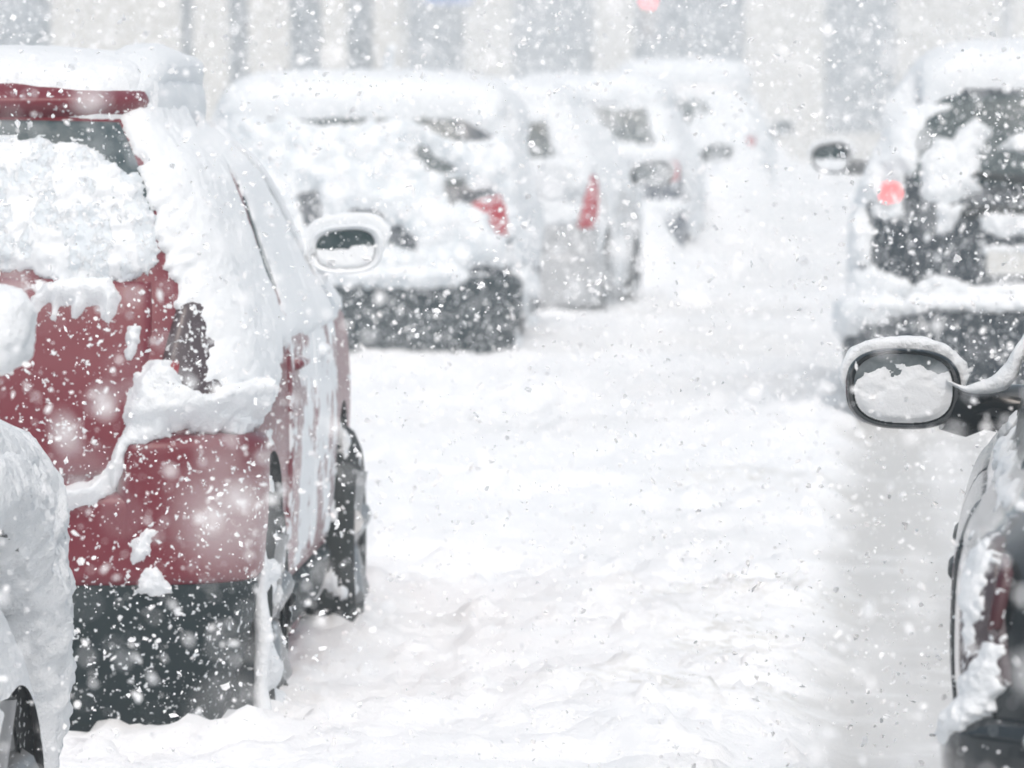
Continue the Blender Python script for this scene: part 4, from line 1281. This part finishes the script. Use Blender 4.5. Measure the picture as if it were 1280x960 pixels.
# hanging red signal light over the street
tl = bpy.data.objects.new('traffic_light', None); COL.objects.link(tl)
tl.location = ((810 - 640) * 112 / F, 112, 0)
tag(tl, 'traffic light with its red lamp lit, above the far cars', 'traffic light')
zc = HC + (YH - 1) * 112 / F
MB().box(-.17, .17, .0, .22, zc - .75, zc + .22, .03).build('housing', plain('signal_housing', (.22, .22, .23)), tl)
m = MB(); m.tube([(0, -.005, zc), (0, -.05, zc)], [.155, .13], 24); m.build('red_lamp', M['lit_sign'], tl)
for k, nm in ((-.25, 'amber_lamp'), (-.5, 'green_lamp')):
    m = MB(); m.tube([(0, -.005, zc + k), (0, -.04, zc + k)], [.10, .09], 24); m.build(nm, plain(nm, (.25, .22, .20), .3), tl)
m = MB(); m.tube([(0, .12, zc + .2), (0, .12, 6.0)], .045, 10); m.tube([(-.02, .12, 6.0), (6.5, .12, 6.2)], .06, 10); m.tube([(6.5, .12, -.3), (6.5, .12, 6.25)], .09, 12)
m.build('mast_arm', plain('galvanised', (.35, .36, .37), .5), tl)
# ================================================================== falling snow
fm, nt, b = new_mat('snowflake')
b.inputs['Base Color'].default_value = (.99, .99, .995, 1)
b.inputs['Roughness'].default_value = .8
tr_ = node(nt, 'ShaderNodeBsdfTranslucent'); tr_.inputs['Color'].default_value = (.99, .99, .995, 1)
mx = node(nt, 'ShaderNodeMixShader'); mx.inputs['Fac'].default_value = .12
nt.links.new(b.outputs[0], mx.inputs[1]); nt.links.new(tr_.outputs[0], mx.inputs[2])
nt.links.new(mx.outputs[0], nt.nodes['Material Output'].inputs['Surface'])


def flakes(name, y0, y1, density, rmin, rmax, shape):
    def zt(y):
        return HC + .020 * y + .35
    vol = 0
    yy = np.linspace(y0, y1, 400)
    area = 2 * (.085 * yy + 1.0) * (zt(yy) + .0)
    vol = float(np.mean(area) * (y1 - y0))
    n = int(vol * density)
    cdf = np.cumsum(area); cdf /= cdf[-1]
    y = np.interp(RNG.random(n), cdf, yy)
    x = (RNG.random(n) * 2 - 1) * (.085 * y + 1.0) + .012 * y
    z = RNG.random(n) * zt(y)
    r = rmin + (rmax - rmin) * RNG.random(n) ** 3
    k = len(shape[0])
    V = np.array(shape[0], float)
    Fc = np.array(shape[1])
    # random rotations
    q = RNG.normal(size=(n, 4)); q /= np.linalg.norm(q, axis=1, keepdims=True)
    a, b_, c, d = q.T
    Rm = np.stack([1 - 2 * (c * c + d * d), 2 * (b_ * c - a * d), 2 * (b_ * d + a * c), 2 * (b_ * c + a * d), 1 - 2 * (b_ * b_ + d * d), 2 * (c * d - a * b_), 2 * (b_ * d - a * c), 2 * (c * d + a * b_), 1 - 2 * (b_ * b_ + c * c)], -1).reshape(n, 3, 3)
    sc = np.stack([.7 + .9 * RNG.random(n), .6 + .6 * RNG.random(n), .7 + .9 * RNG.random(n)], -1)
    lv = V[None] * (.55 + .75 * RNG.random((n, k, 1))) * sc[:, None, :] * r[:, None, None]
    v = np.einsum('nij,nkj->nki', Rm, lv) + np.stack([x, y, z], -1)[:, None, :]
    f = Fc[None] + (np.arange(n) * k)[:, None, None]
    return v.reshape(-1, 3), f.reshape(-1, 3)


HEXA = ([(1, 0, .18), (.5, .87, -.15), (-.5, .87, .2), (-1, 0, -.1), (-.5, -.87, .15), (.5, -.87, -.2), (0, 0, .04)], [(6, 0, 1), (6, 1, 2), (6, 2, 3), (6, 3, 4), (6, 4, 5), (6, 5, 0)])
CLUMP = (HEXA[0] + [(x * .9, z * .9 + .1, y * .9) for x, y, z in HEXA[0]], HEXA[1] + [tuple(i + 7 for i in q) for q in HEXA[1]])
parts = [flakes('d', .7, 4, 110, .003, .0075, CLUMP), flakes('a', 1.5, 18, 320, .0016, .0070, CLUMP), flakes('b', 18, 62, 150, .0034, .0100, HEXA), flakes('c', 62, 122, 75, .007, .013, HEXA)]
vs, fs, n0 = [], [], 0
for v, f in parts:
    vs.append(v); fs.append(f + n0); n0 += len(v)
fl = mesh_obj('falling_snow', np.concatenate(vs), np.concatenate(fs), fm)
tag(fl, 'large wet snowflakes falling across the whole street', 'snowfall', kind='stuff')

# ================================================================== haze: one closed box of air
hm = bpy.data.materials.new('haze_air'); hm.use_nodes = True
nt = hm.node_tree; nt.nodes.clear()
out = node(nt, 'ShaderNodeOutputMaterial')
pv = node(nt, 'ShaderNodeVolumePrincipled')
pv.inputs['Color'].default_value = (.83, .89, .92, 1)
pv.inputs['Density'].default_value = .0036
pv.inputs['Anisotropy'].default_value = 0.0
nt.links.new(pv.outputs[0], out.inputs['Volume'])
hb = MB().box(-640, 660, -310, 640, -1.6, 11.0).build('haze', hm, flat=True)
tag(hb, 'white air thick with blowing snow', 'haze', kind='stuff')

# ================================================================== light
world = bpy.data.worlds.new('World'); scene.world = world
world.use_nodes = True
nt = world.node_tree
sky = node(nt, 'ShaderNodeTexSky'); sky.sky_type = 'NISHITA'; sky.sun_disc = False
SUN_EL, SUN_ROT = 54, 168
sky.sun_elevation = R(SUN_EL); sky.sun_rotation = R(SUN_ROT)
sky.air_density = 1.0; sky.dust_density = 6.0; sky.ozone_density = 1.0
hs = node(nt, 'ShaderNodeHueSaturation'); hs.inputs['Saturation'].default_value = .80; hs.inputs['Hue'].default_value = .475
nt.links.new(sky.outputs[0], hs.inputs['Color'])
bg = nt.nodes['Background']
tint = node(nt, 'ShaderNodeMix'); tint.data_type = 'RGBA'; tint.blend_type = 'MULTIPLY'
tint.inputs['Factor'].default_value = 1.0; tint.inputs['B'].default_value = (.985, 1.022, 1.02, 1)
nt.links.new(hs.outputs[0], tint.inputs['A']); nt.links.new(tint.outputs['Result'], bg.inputs['Color'])
bg.inputs['Strength'].default_value = .15
ld = bpy.data.lights.new('sun', 'SUN'); ld.energy = .62; ld.angle = R(80); ld.color = (.99, 1, .985)
lo = bpy.data.objects.new('sun', ld); COL.objects.link(lo)
az = R(SUN_ROT)
dirv = Vector((math.sin(az) * math.cos(R(SUN_EL)), math.cos(az) * math.cos(R(SUN_EL)), math.sin(R(SUN_EL))))
lo.rotation_euler = (-dirv).to_track_quat('-Z', 'Y').to_euler()

# ================================================================== camera
cd = bpy.data.cameras.new('camera'); cam = bpy.data.objects.new('camera', cd); COL.objects.link(cam)
cd.sensor_width = 36; cd.lens = 36 * F / 1280
cam.location = (0, 0, HC)
cam.rotation_euler = (R(90) - math.atan((480 - YH) / F), 0, 0)
cd.clip_start = .1; cd.clip_end = 3000
cd.dof.use_dof = True; cd.dof.focus_distance = 12.8; cd.dof.aperture_fstop = 8.5
scene.camera = cam

scene.view_settings.view_transform = 'Standard'
scene.view_settings.look = 'None'
scene.view_settings.gamma = 1.0
scene.view_settings.exposure = 0.0
cy = scene.cycles
cy.use_denoising = True
cy.denoiser = 'OPENIMAGEDENOISE'
cy.max_bounces = 7; cy.diffuse_bounces = 5; cy.glossy_bounces = 2; cy.transmission_bounces = 2; cy.volume_bounces = 2; cy.transparent_max_bounces = 4
cy.caustics_reflective = False; cy.caustics_refractive = False
